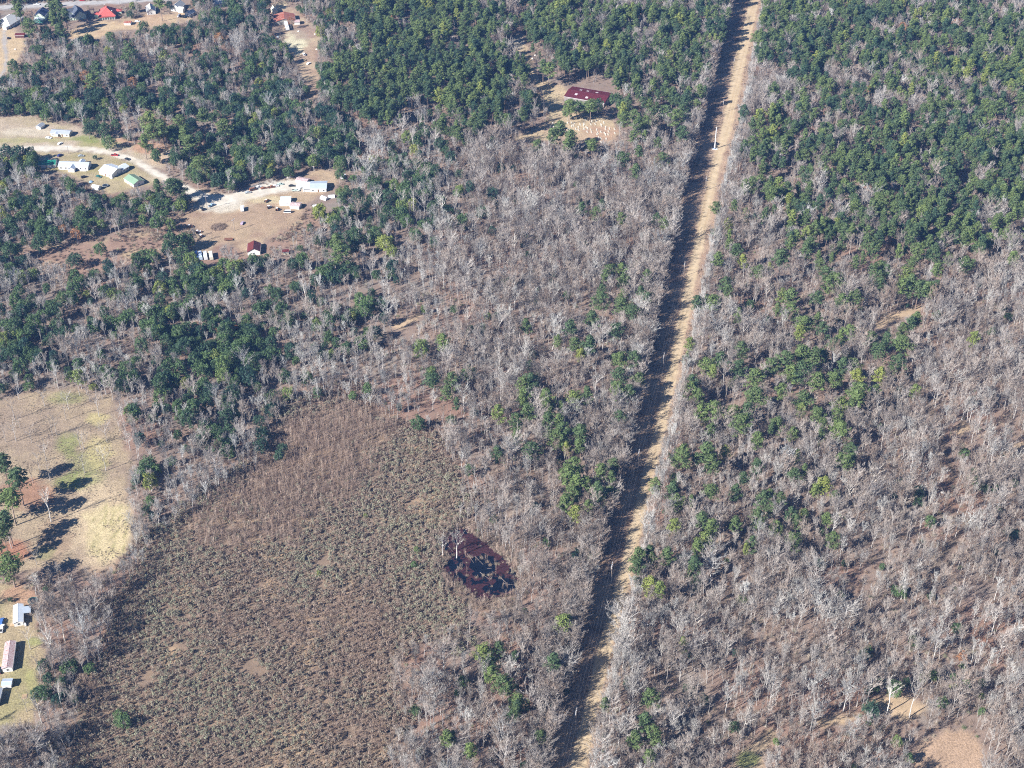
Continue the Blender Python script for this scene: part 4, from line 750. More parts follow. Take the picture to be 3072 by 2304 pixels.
# workshop yard
h = house('workshop', 'workshop with wide pale blue metal roof at the road end', 956, 557, 2.5, 2, 'workshop'); gable(h, 12, 11, 3.2, 10, r_blue, wallw); flat_roof(h, -11.5, -6.2, 5.0, -5.5, 3.2, 2.6, r_white, True, 'lean_to_roof'); MB().box(-11.2, -6.4, -4.8, 4.8, -.2, 2.55).build('lean_to_wall', wallw, h)
h = house('shed', 'small white gabled shed at left of the pale blue workshop', 905, 558, 1.6, 35, 'shed'); gable(h, 6, 4.5, 2.3, 28, r_white, wallw)
h = house('shed', 'rusty tin shed behind the small white gabled shed', 908, 540, 1.8, -20, 'shed'); gable(h, 9, 5, 2.4, 12, r_rustw, wallw, wins=False)
h = house('shed', 'white stepped roof shelter in the junk yard below the road', 856, 602, 1.8, 4, 'shed'); gable(h, 8, 4.5, 2.4, 10, r_white, wallw, 0, -2.6, 0, .3, 0, False); gable(h, 7.4, 4.5, 2.7, 10, r_white, wallw, .3, 2.4, 0, .3, 0, False, False)
h = house('shed', 'rust and white patched shed right of the stepped white shelter', 887, 616, 1.5, -12, 'shed'); gable(h, 7, 6, 2.3, 16, r_rustw, wallw, wins=False)
h = house('house', 'small white house with brown red gabled roof below the junk yard', 762, 744, 2.5, 96); gable(h, 11, 8.6, 2.9, 28, r_brown, wallw)
h = house('shed', 'tiny cream shed with brown roof in the scrub', 857, 755, 1.4, 10, 'shed'); gable(h, 4, 3.6, 2.2, 14, r_brown, wally, wins=False)
def hoop(label, px, py, rz, L, rad):
    x, y = at(px, py, 1); o = thing('hoop_shelter', label, 'shelter', (x, y, 0), R(rz)); pr = [(rad * math.cos(t), max(-.2, rad * math.sin(t))) for t in [math.pi * i / 10 for i in range(11)]]
    MB().prism(pr, -L / 2, L / 2).build('cover', white_paint, o)
    for k in range(5):
        xx = -L / 2 + L * k / 4
        m_ = MB()
        for i in range(10):
            p, q = pr[i], pr[i + 1]; m_.tube((xx, p[0] * 1.02, p[1] * 1.02), (xx, q[0] * 1.02, q[1] * 1.02), .04, .04, 3)
        m_.build('hoop', chrome, o)
hoop('white hoop shelter half under trees, nearest the workshop', 973, 593, -35, 5.5, 2.0); hoop('white hoop shelter half under trees, farthest right', 994, 588, 10, 5, 1.8); hoop('low white hoop shelter at the yard edge above yellow canes', 949, 616, 12, 5.5, 1.5)
box_trailer('trailer', 'white flat-sided trailer among trees behind the workshop', 1030, 530, 70, 5, 2.4, 2.2, white_paint)
for i, (x, lab, m_) in enumerate(((588, 'dark fronted camper at the left end of the row of four', blue_p), (601, 'blue and white camper, second in the row of four', plain('sky_paint', (.45, .55, .68), .4)), (616, 'white camper, third in the row of four', white_paint), (633, 'cream camper at the right end of the row of four', cream_p))):
    box_trailer('camper', lab, x, 767, 104, 8.5, 2.5, 2.9, m_, 'camper', 'campers parked in a row')
box_trailer('trailer', 'white cargo trailer beside the bare tree in the junk yard', 727, 626, 97, 5.5, 2.4, 2.6, white_paint)
# barn
h = house('barn', 'huge barn with low maroon metal roof in the woods', 1765, 285, 4, -22, 'barn'); gable(h, 35, 21, 4.2, 9, r_mar, plain('barn_boards', (.24, .21, .20), .9, .2, 1), wins=False, door=False)
for x, y in ((-8, 4), (-2, 4.2), (6, 4.4), (-9, -5), (1, -7)): MB().add([(x - 1.1, y - 1.3, 4.2 + (10.5 - abs(y)) * .1584 + .22 + (.2 if y < 0 else -.2) * -1), (x + 1.1, y - 1.3, 4.2 + (10.5 - abs(y - 1.3)) * .1584 + .24), (x + 1.1, y + 1.3, 4.2 + (10.5 - abs(y + 1.3)) * .1584 + .24), (x - 1.1, y + 1.3, 4.2 + (10.5 - abs(y + 1.3)) * .1584 + .24)], [(0, 1, 2, 3)]).build('skylight', plain('cloudy_skylight', (.50, .42, .44), .5), h)
for s in (-1, 1):
    d = MB().box(s * 17.56 - .03, s * 17.56 + .03, -2.5, 2.5, 0, 3.6).build('door', trimw, h); MB().box(s * 17.62 - .02, s * 17.62 + .02, -.06, .06, 0, 3.6).build('door_seam', rust_iron, d)
# bottom left trailers
h = house('trailer_house', 'white and pale blue roofed trailer house with side porch', 55, 1842, 2.4, 105); gable(h, 12.5, 4.4, 2.7, 18, r_white, wallw, 0, 0, 0, .3); flat_roof(h, -.5, 4.5, -2.4, -6.0, 2.7, 2.3, r_blue); MB().box(-5.8, -3.6, 2.4, 4.2, -.1, .6).build('deck', plankm, h)
h = house('trailer_house', 'long trailer house with rust streaked roof', 27, 1966, 2.4, 100); gable(h, 17.5, 4.6, 2.8, 16, r_rustw, wallw, 0, 0, 0, .3); MB().box(-6.2, -3.4, 2.4, 4.4, -.1, .6).build('deck', plankm, h)
h = house('shed', 'small pale blue roofed shed below the rust streaked trailer', 22, 2050, 1.4, 4, 'shed'); gable(h, 4.2, 3.8, 2.2, 12, r_blue, wallw, wins=False)
h = house('shed', 'dark sided building cut by the left edge', -12, 2092, 1.6, 95, 'shed'); gable(h, 9, 4, 2.6, 16, r_grey, wallw, wins=False)

# vehicles
def vehicle(kind, label, px, py, rz, col, group=None, lx=1.0):
    x, y = at(px, py, .6); o = thing({'pickup': 'pickup_truck', 'sedan': 'car', 'suv': 'car', 'van': 'van'}[kind], label, {'pickup': 'truck', 'van': 'van'}.get(kind, 'car'), (x, y, 0), R(rz), group)
    prof = {'sedan': [(-2.3,.35),(2.3,.35),(2.32,.7),(1.2,.9),(.55,1.38),(-.9,1.42),(-1.6,1.0),(-2.3,.92)], 'suv': [(-2.3,.4),(2.3,.4),(2.32,.85),(1.25,1.05),(.7,1.68),(-2.0,1.72),(-2.3,1.1)],
            'pickup': [(-2.8,.45),(2.8,.45),(2.82,.9),(1.6,1.1),(1.0,1.72),(-.5,1.74),(-.7,1.1),(-2.8,1.1)], 'van': [(-2.6,.4),(2.6,.4),(2.62,1.0),(1.9,1.25),(1.4,2.1),(-2.55,2.15)]}[kind]
    wd = .92; v = []; n = len(prof)
    for s in (-1, 1):
        for X, Z in prof: v.append((X, s * (wd - max(0, Z - .95) * .16), Z))
    MB().add(v, [tuple(range(n - 1, -1, -1))[::-1] if False else tuple(range(n)), tuple(range(2 * n - 1, n - 1, -1))] + [(i, n + i, n + (i + 1) % n, (i + 1) % n) for i in range(n)]).build('body', col, o)
    up = [p for p in prof if p[1] > 1.2]; x0, x1 = min(p[0] for p in up), max(p[0] for p in up); zt = max(p[1] for p in up)
    for s in (-1, 1):
        yb = s * (wd - .03); yt = s * (wd - .1)
        MB().add([(x0 - .2, yb + s * .035, 1.02), (x1 + .25, yb + s * .035, 1.02), (x1 - .05, yt + s * .05, zt - .1), (x0 + .05, yt + s * .05, zt - .1)], [(0, 1, 2, 3)]).build('side_window', glass, o)
        MB().box(2.28 if kind != 'pickup' else 2.8, 2.36 if kind != 'pickup' else 2.88, s * .62 - .18, s * .62 + .18, .62, .78).build('headlight', lens, o)
        xe = prof[0][0]; MB().box(xe - .04, xe + .04, s * .66 - .14, s * .66 + .14, .7, .9).build('tail_light', tail, o)
        for wx in ((-1.4, 1.45) if kind != 'pickup' else (-1.75, 1.85)):
            w = MB().tube((wx, s * .7, .34), (wx, s * .96, .34), .34, .34, 12).build('wheel', tyre, o); MB().tube((wx, s * .93, .34), (wx, s * .98, .34), .19, .19, 8).build('rim', chrome, w)
    fi = max(range(n), key=lambda i: prof[i][0] if prof[i][1] > 1.2 else -9); p, q = prof[fi - 1], prof[fi]
    MB().add([(p[0] + .03, -.72, p[1] + .05), (p[0] + .03, .72, p[1] + .05), (q[0] + .05, .66, q[1] - .03), (q[0] + .05, -.66, q[1] - .03)], [(0, 1, 2, 3)]).build('windscreen', glass, o)
    if kind == 'pickup': MB().box(-2.7, -.8, -.75, .75, 1.06, 1.12).build('bed_floor', tyre, o)
    ROOTS.append((px, py)); return o
pw = white_paint; pr_ = plain('red_paint', (.40, .03, .03), .35, .1); pdk = plain('black_paint', (.02, .025, .03), .3); pgr = plain('green_paint', (.03, .13, .12), .35); psl = plain('silver_paint', (.42, .47, .50), .35, .08, 1, .3); pbl = plain('steel_blue_paint', (.20, .32, .45), .35)
vehicle('sedan', 'white car parked below the deck of the pale trailer house', 146, 413, -6, pw); vehicle('sedan', 'white car on the verge of the curved road', 180, 430, 62, pw); vehicle('sedan', 'pale blue car behind the long pale blue roofed house', 243, 467, 8, psl)
vehicle('suv', 'dark blue car between the teal and pale blue roofs', 180, 466, 60, plain('navy_paint', (.015, .03, .13), .35)); vehicle('pickup', 'red pickup with white load beside the road bend', 344, 465, -5, pr_); vehicle('sedan', 'dark car parked on the road bend below the red pickup', 382, 477, -38, pdk)
vehicle('sedan', 'green car on the lawn below the large white roof', 296, 529, -28, pgr); vehicle('suv', 'black car under trees at left of the green car', 252, 531, 35, pdk)
vehicle('pickup', 'light blue pickup at the gravel junction', 635, 616, 48, pbl); vehicle('suv', 'black car at the gravel junction beside the light blue pickup', 607, 627, 115, pdk); vehicle('sedan', 'wrecked purple grey car in the tree shade of the junk yard', 727, 669, 80, plain('faded_paint', (.32, .26, .34), .6, .4))
vehicle('van', 'white box van below the rust and white patched shed', 862, 636, 180, pw); vehicle('sedan', 'dark blue car beside the small white gabled shed', 875, 557, 5, pdk); vehicle('pickup', 'pale green and white pickup below the small white gabled shed', 887, 571, 3, plain('mint_paint', (.55, .66, .60), .4))
vehicle('pickup', 'white pickup in the dirt clearing below the rusty warehouse', 912, 163, 108, pw); vehicle('sedan', 'tan car behind the white pickup in the dirt clearing', 911, 179, 150, plain('tan_paint', (.36, .30, .20), .5)); vehicle('sedan', 'white car nearest the evergreen row in the dirt clearing', 926, 190, 60, pw)
vehicle('sedan', 'dark car in the shade left of the long white trailer', 833, 111, 95, psl); vehicle('pickup', 'white pickup in front of the dark blue roofed house', 110, 13, 5, pw); vehicle('sedan', 'dark car on the thin grey driveway', 25, 114, 100, pdk); vehicle('van', 'white van between the top cottages', 538, 48, 80, pw); vehicle('sedan', 'white car under the tree right of the brown roofed shed', 412, 64, 8, pw); vehicle('sedan', 'red car on the top street', 246, 1, 8, pr_)
vehicle('suv', 'blue car cut by the left edge beside the white pickup', 5, 1864, 95, blue_p); vehicle('pickup', 'white pickup cut by the left edge below the blue car', 5, 1886, 95, pw); vehicle('sedan', 'dark car cut by the left edge beside the rust streaked trailer', 0, 2011, 95, pdk)
junk = [(744,577,'silver','sedan'),(759,569,'rust','van'),(773,562,'white','pickup'),(791,564,'rust','sedan'),(814,561,'rust','pickup'),(827,557,'white','sedan'),(841,552,'green','sedan')]
jl = ['silver junk car at the left end of the scrap row', 'rust brown junk van, second from the left in the scrap row', 'white junk pickup in the middle left of the scrap row', 'rusty junk car in the middle of the scrap row', 'long rusty junk pickup in the scrap row', 'white junk car, second from the right in the scrap row', 'greenish junk car at the right end of the scrap row']
for (x, y, c_, k_), lab in zip(junk, jl): vehicle(k_, lab, x, y, rng.uniform(0, 40), {'silver': psl, 'rust': rust_iron, 'white': pw, 'green': plain('pale_junk_green', (.35, .45, .42), .6)}[c_], 'junk vehicles along the road')
def tractor(label, px, py, rz, col):
    x, y = at(px, py, .8); o = thing('tractor', label, 'tractor', (x, y, 0), R(rz)); MB().box(-.2, 2.0, -.4, .4, .8, 1.5).build('hood', col, o); MB().box(-1.2, -.2, -.55, .55, .7, 1.1).build('seat_platform', rust_iron, o)
    for s in (-1, 1):
        MB().tube((-.9, s * .6, .8), (-.9, s * 1.05, .8), .8, .8, 14).build('rear_wheel', tyre, o); MB().tube((1.5, s * .55, .42), (1.5, s * .8, .42), .42, .42, 12).build('front_wheel', tyre, o)
        for q in (-1.1, .1): MB().tube((q, s * .5, 1.1), (q, s * .5, 2.3), .04, .04, 4).build('canopy_post', rust_iron, o)
    MB().box(-1.3, .3, -.65, .65, 2.3, 2.38).build('canopy', trimw, o); MB().box(2.4, 2.7, -.9, .9, .3, .9).build('loader_bucket', rust_iron, o)
tractor('white and dark tractor near the row of campers', 594, 696, 20, white_paint); tractor('small white utility buggy below the tractor', 602, 708, 110, white_paint); tractor('rusty brown loader at the left of the dirt yard', 569, 680, 8, rust_iron); tractor('dark forklift on the gravel below the scrap row', 800, 603, 60, rust_iron); tractor('rusty farm machine left of the white box van', 831, 628, 95, rust_iron); tractor('white and grey farm machine near the black forklift', 808, 622, 30, psl)
x, y = at(686, 721); o = thing('flatbed_trailer', 'dark flatbed trailer above the brown red roofed house', 'trailer', (x, y, 0), R(5)); MB().box(-3, 3, -1.1, 1.1, .6, .75).build('bed', plain('dark_planks', (.12, .08, .07), .9), o)
for s in (-1, 1):
    MB().box(-3, 3, s * 1.1 - .04, s * 1.1 + .04, .75, 1.4).build('side_rail', rust_iron, o)
    for q in (-.5, .5): MB().tube((q, s * .85, .35), (q, s * 1.08, .35), .35, .35, 10).build('wheel', tyre, o)
# brush pile: crossed sticks
x, y = at(656, 681); o = tag(ob('brush_pile', None, None, (x, y, 0)), 'round grey brown brush pile in the dirt yard', 'brush pile')
bm_ = MB(); rr = random.Random(5)
for i in range(520):
    a = rr.uniform(0, 6.28); q = math.sqrt(rr.random()) * 6; zz = 1.7 * (1 - (q / 6.4) ** 2) * rr.random(); d = rdir(rr.uniform(0, 6.28), R(rr.uniform(-12, 25)))
    bm_.cone(Vector((math.cos(a) * q, math.sin(a) * q * .95, zz + .1)), d * rr.uniform(1.2, 2.8), rr.uniform(.05, .11))
st = bm_.build('sticks', plain('dead_sticks', (.25, .18, .13), .9, .45, .8), o); st['kind'] = 'stuff'
hd = MB(); vv = []; ff = []
for i in range(7):
    for j in range(24): t = 2 * math.pi * j / 24; q = 6 * (1 - i / 6.5) * (1 + .06 * math.sin(5 * t)); vv.append((q * math.cos(t), q * .95 * math.sin(t), .9 * (1 - (1 - i / 6) ** 2) - .05))
for i in range(6):
    for j in range(24): ff.append((i * 24 + j, i * 24 + (j + 1) % 24, (i + 1) * 24 + (j + 1) % 24, (i + 1) * 24 + j))
hd.add(vv, ff + [tuple(range(144, 168))]).build('heap', plain('rotted_wood', (.12, .085, .065), .95, .4, 1), o)
# poles
LANDM = []
def pole(label, px, py, hgt, rz=75, arms=2, m=wood_pole, name='power_pole', r=.2, group='power line poles'):
    x, y = at(px, py); o = thing(name, label, 'pole', (x, y, 0), R(rz), group); MB().tube((0, 0, -.5), (0, 0, hgt), r, r * .65, 8).build('shaft', m, o)
    for k in range(arms):
        z = hgt - 1.6 - k * 1.5; a = MB().box(-1.8, 1.8, -.09, .09, z - .11, z + .11).build('crossarm', steel if m is not steel else m, o)
        for q in (-1.65, -.8, .8, 1.65): MB().tube((q, 0, z + .11), (q, 0, z + .45), .09, .06, 6).build('insulator', porcelain, a)
    return (x, y, hgt)
PB = [(1727,2177,'nearest utility pole, at the bottom of the power line cut'),(1834,1738,'second nearest utility pole in the cut, left of the pond level'),(1914,1398,'third nearest utility pole in the power line cut'),(1989,1106,'fourth nearest utility pole in the power line cut'),(2051,830,'fifth nearest utility pole in the power line cut'),(2116,571,'utility pole just below the white steel pole in the cut'),(2168,338,'utility pole just above the white steel pole in the cut'),(2200,212,'farthest utility pole in the power line cut')]
tops = [pole(lab, x, y, 12.2) for x, y, lab in PB]
sx_, sy_ = at(2144, 447); o = thing('steel_pole', 'tall white steel pole on a concrete pad in the cut', 'pole', (sx_, sy_, 0)); MB().tube((0, 0, -.5), (0, 0, 19), .5, .28, 12).build('shaft', steel, o); MB().box(-2.2, 2.2, -1.6, 1.6, -.2, .35).build('base_pad', concrete, o); MB().tube((0, 0, .35), (0, 0, .8), .85, .8, 12).build('base_flange', blue_p, o); MB().tube((0, 0, 6.2), (0, 0, 6.6), .62, .62, 12).build('band', chrome, o)
wire_m = plain('wire_aluminium', (.35, .35, .36), .5, .1, 1, .6)
for w_i, (off, dz, lab) in enumerate(((-1.65, -1.15, 'left'), (1.65, -1.15, 'right'), (0, .1, 'top middle'))):
    bm_ = MB(); prev = None; pts_ = []
    for i, (x, y, hh) in enumerate(tops): pts_.append(Vector((x + off * math.cos(R(75 - 90 + 15)), y + off * .0, hh + dz)))
    first = pts_[0] + (pts_[0] - pts_[1]); pts_ = [first] + pts_
    for i in range(len(pts_) - 1):
        p, q = pts_[i], pts_[i + 1]; sag = (q - p).length * .012; last = p
        for k in range(1, 9):
            t = k / 8; c_ = p.lerp(q, t) - Vector((0, 0, 4 * sag * t * (1 - t))); bm_.tube(last, c_, .014, .014, 3, False); last = c_
    tag(bm_.build('overhead_wire', wire_m), '%s wire strung along the power line poles' % lab, 'wire', 'overhead power wires')
pole('wooden pole at the gravel junction between two parked cars', 622, 629, 12.5, 10, 1, group='yard poles'); pole('leaning service pole beside the brush pile', 704, 692, 10.5, 60, 1, group='yard poles'); pole('bare wooden pole in the sand left of the maroon barn', 1668, 309, 9, 0, 0, group='yard poles'); pole('thin pole on the curved road verge above the houses', 206, 462, 8, 0, 1, group='yard poles')
# cemetery slabs below the barn
slab = MB().box(-.45, .45, -1.05, 1.05, -.2, .25).mesh('slab', plain('aged_slab', (.48, .44, .36), .9, .2, 1)); head = MB().prism([(-.45, .0), (.45, .0), (.45, .8), (.25, .98), (-.25, .98), (-.45, .8)], -.1, .1).mesh('headstone', plain('white_stone', (.66, .64, .58), .8, .12, 2))
k_ = 0
for i in range(600):
    zx, zy = rng.uniform(200, 745), rng.uniform(690, 865)
    if not inside([(200,790),(240,725),(330,710),(450,715),(590,680),(660,700),(745,760),(740,800),(700,830),(740,862),(620,865),(600,790),(470,770),(220,815)], np.array([zx]), np.array([zy]))[0]: continue
    if rng.random() < .3: continue
    x, y = at(1560 + zx / 2.644, 100 + zy / 2.644)
    gx_, gy_ = round(x / 3.4) * 3.4, round(y / 5.2) * 5.2
    if any(abs(gx_ - a) < .1 and abs(gy_ - b_) < .1 for a, b_ in LANDM): continue
    LANDM.append((gx_, gy_)); k_ += 1
    o = thing('grave', 'pale stone grave slab with headstone in the clearing below the maroon barn', 'grave', (gx_ + rng.uniform(-1.2, 1.2), gy_ + rng.uniform(-1.9, 1.9) + gx_ * .0, 0), R(rng.uniform(-14, 14) + 10), 'graves below the barn'); ob('slab', slab, o); ob('headstone', head, o, (0, 1.3, 0), R(90))
    if k_ >= 60: break
# pond logs, yard bits
for i, (x0, y0, x1, y1) in enumerate(((1425,1670,1450,1695),(1503,1735,1522,1752),(1440,1718,1468,1738),(1400,1660,1422,1690),(1512,1752,1545,1756),(1462,1706,1475,1706),(1345,1640,1358,1655))):
    a, b_ = at(x0, y0), at(x1, y1); tag(MB().tube((*a, .25), (*b_, .2), .11, .05, 6).build('log', plain('bleached_log', (.25, .21, .19), .9)), '%s fallen log in the maroon pond' % ['long pale slanting', 'short slanting right', 'central', 'upper left', 'lower right', 'tiny reddish', 'far upper left'][i], 'log', 'logs in the pond')
def lump(name, label, cat, px, py, r_, m, zs=.6, group=None):
    x, y = at(px, py); rr = random.Random(px); bm2 = MB(); vv = [(0, 0, r_ * zs)]; ff = []
    for i in range(1, 4):
        for j in range(9): t = 2 * math.pi * j / 9; q = r_ * math.sin(i * .55) * rr.uniform(.8, 1.15); vv.append((q * math.cos(t), q * math.sin(t), r_ * zs * math.cos(i * .55) * rr.uniform(.8, 1.1) - (.2 if i == 3 else 0)))
    ff += [(0, 1 + j, 1 + (j + 1) % 9) for j in range(9)]
    for i in range(2): ff += [(1 + i * 9 + j, 10 + i * 9 + j, 10 + i * 9 + (j + 1) % 9, 1 + i * 9 + (j + 1) % 9) for j in range(9)]
    return tag(bm2.add(vv, ff).build(name, m, None, (x, y, 0)), label, cat, group)
stone = plain('pale_stone', (.62, .58, .52), .9, .2, 1)
for i, (x, y, lab) in enumerate(((1600,152,'topmost pale rubble heap by the lane above the barn'),(1605,166,'middle pale rubble heap by the lane above the barn'),(1598,176,'lowest pale rubble heap by the lane above the barn'),(945,103,'white boulder at the right of the dirt clearing'),(950,148,'white boulder beside the evergreen row in the dirt clearing'),(896,94,'white rubble below the long white trailer'),(2828,1477,'white boulder above the creek in the right woods'),(2811,1510,'white boulder beside the creek in the right woods'),(862,533,'left white sack heap behind the scrap row'),(872,531,'right white sack heap behind the scrap row'),(46,148,'white rubble heap on the tan lawn at top left'))): lump('rubble' if 'rubble' in lab else 'sack_heap' if 'sack' in lab else 'boulder', lab, 'rubble' if 'rubble' in lab else 'sacks' if 'sack' in lab else 'boulder', x, y, 1.2, stone)
lump('tarpaulin', 'blue tarpaulin beside the white arched shed', 'tarpaulin', 273, 546, 1.8, pbl); lump('tarpaulin', 'blue tarpaulin below the long pale blue roofed house', 'tarpaulin', 228, 512, 1.3, blue_p)
def trampoline(label, px, py, r_, col):
    x, y = at(px, py); o = thing('trampoline', label, 'trampoline', (x, y, 0)); MB().tube((0, 0, .8), (0, 0, .86), r_, r_, 20).build('mat', pdk, o)
    rim_ = MB()
    for i in range(20): t0, t1 = 2 * math.pi * i / 20, 2 * math.pi * (i + 1) / 20; rim_.tube((r_ * math.cos(t0), r_ * math.sin(t0), .88), (r_ * math.cos(t1), r_ * math.sin(t1), .88), .16, .16, 4)
    rim_.build('rim', col, o)
    for i in range(6): t = math.pi * i / 3; MB().tube((r_ * math.cos(t), r_ * math.sin(t), -.1), (r_ * math.cos(t), r_ * math.sin(t), .85), .05, .05, 5).build('leg', chrome, o)
trampoline('round trampoline with pale rim beside the white arched shed', 316, 559, 2.2, psl); trampoline('dark trampoline above right of the white trailer house', 99, 1805, 2.4, pgr)
x, y = at(77, 1876); o = thing('gas_tank', 'small white gas tank below the white trailer house', 'tank', (x, y, 0), R(120)); pr2 = []
tk = MB(); 
for p, q, r0, r1 in ((-1.1,-.85,.25,.5),(-.85,.85,.5,.5),(.85,1.1,.5,.25)): tk.tube((p, 0, .75), (q, 0, .75), r0, r1, 12)
tk.build('shell', white_paint, o)
for q in (-.6, .6): MB().box(q - .1, q + .1, -.35, .35, -.1, .4).build('foot', concrete, o)
x, y = at(74, 2090); o = thing('pallet', 'wooden pallet lying on the lawn below the small shed', 'pallet', (x, y, 0), R(95))
for i in range(6): MB().box(-1.5, 1.5, -1.1 + i * .4, -.8 + i * .4, .16, .22).build('plank', plankm, o)
for q in (-1.3, 0, 1.2): MB().box(q, q + .12, -1.1, 1.2, 0, .16).build('runner', plankm, o)

# ------------------------------------------------------------------ plants: nearest ones as single things, the rest as masses
near_roots = np.array(ROOTS)
MARKS = [(*at(x, y), n) for x, y, n in [(150,1340,'the field orchard'),(1370,1674,'the pond snags'),(141,492,'the teal roofed house'),(224,500,'the long blue roof'),(402,545,'the sage roofed house'),(616,772,'the row of campers'),(700,1080,'the sapling thicket top'),(1010,1620,'the thicket middle'),(235,50,'the slate house'),(912,163,'the clearing pickup'),(1600,160,'the lane rubble'),(1765,420,'the barn graves'),(2168,338,'the pole above steel'),(1570,660,'the white tree group'),(2535,690,'the yellow pine'),(2474,1454,'the golden pine'),(2950,1420,'the right edge evergreen'),(2615,2110,'the dark lower evergreen'),(1650,880,'the central pines'),(1640,1270,'the pond side pines'),(1470,2020,'the lower pine row'),(55,1842,'the white trailer house'),(500,1180,'the field edge'),(860,760,'the cream shed'),(1727,2177,'the nearest utility pole'),(1834,1738,'the second nearest pole'),(1914,1398,'the third nearest pole'),(1989,1106,'the fourth nearest pole'),(2051,830,'the fifth nearest pole'),(2144,447,'the white steel pole'),(1440,1690,'the maroon pond'),(1765,295,'the maroon barn'),(154,1565,'the lone field tree'),(27,1975,'the rust streaked trailer'),(656,679,'the brush pile'),(762,750,'the brown roofed house'),(334,515,'the large white roof'),(956,560,'the blue workshop'),(853,60,'the rusty warehouse'),(322,40,'the red roofed house'),(184,402,'the pale trailer house'),(2828,1477,'the creek boulder'),(2860,2240,'the lower right clearing'),(2260,2240,'the bottom green field')]]
used_labels = set()
ORD = ['', 'second ', 'third ', 'fourth ', 'fifth ', 'sixth ', 'seventh ', 'eighth ', 'ninth ', 'tenth ', 'eleventh ', 'twelfth ']
def where_label(head, x, y):
    for o_ in ORD:
        for m in sorted(MARKS, key=lambda q: (q[0] - x) ** 2 + (q[1] - y) ** 2)[:2]:
            dx, dy = x - m[0], y - m[1]; d = math.hypot(dx, dy); w = 'just' if d < 25 else 'well' if d < 60 else 'far'
            h_ = '' if abs(dx) < .38 * d else 'right' if dx > 0 else 'left'; v_ = '' if abs(dy) < .38 * d else 'beyond' if dy > 0 else 'before'
            if h_ and not v_: h_ += ' of'
            s_ = '%s%s %s %s %s' % (o_ + 'nearest ' if o_ else '', head, w, ' and '.join(q for q in (h_, v_) if q), m[2])
            if s_ not in used_labels: used_labels.add(s_); return s_
    return s_
def no_roof(lst, dmin):
    if not lst: return lst
    a = np.array([(p[0], p[1]) for p in lst]); b_ = np.array([at(x, y) for x, y in ROOTS])
    d = np.hypot(a[:, None, 0] - b_[None, :, 0], a[:, None, 1] - b_[None, :, 1]).min(1); return [p for p, q in zip(lst, d) if q > dmin]
TINTW = {'bare': ('brown', 'grey', 'silvery'), 'pine': ('dark green', 'green', 'yellow green'), 'ever': ('dark green', 'green', 'yellow green'), 'shrub': ('brown', 'grey green', 'pale green'), 'russet': ('russet', 'russet', 'orange brown'), 'white': ('pale', 'white', 'bright white'), 'orchard': ('brown', 'grey', 'silvery'), 'sapling': ('brown', 'brown', 'tan'), 'bush': ('brown', 'brown', 'green')}
SPEC = {'bare': ('bare_tree', 'bare tree', 'tree', 'leafless trees of the winter woods', 300), 'white': ('white_barked_tree', 'barked tree', 'tree', 'white barked trees', 300), 'orchard': ('orchard_tree', 'leafless spreading tree', 'tree', 'spaced trees of the field and yards', 300),
        'pine': ('pine_tree', 'pine', 'tree', 'pines among the woods', 300), 'ever': ('evergreen_tree', 'evergreen', 'tree', 'broadleaf evergreens', 300), 'russet': ('russet_tree', 'leaf-holding tree', 'tree', 'trees with russet leaves', 300), 'shrub': ('shrub', 'thicket shrub', 'shrub', 'shrubs of the swamp thicket', 240)}
MASS = {'bare': ('bare_woodland', 'mass of leafless trees filling the winter woods'), 'pine': ('pine_woodland', 'mass of pines in the upper woods'), 'ever': ('evergreen_undergrowth', 'mass of broadleaf evergreens in the woods'), 'shrub': ('thicket_undergrowth', 'dense grey green swamp thicket'), 'sapling': ('sapling_undergrowth', 'dense brown saplings of the swamp thicket'), 'bush': ('undergrowth', 'low brown brush on the woodland floor')}
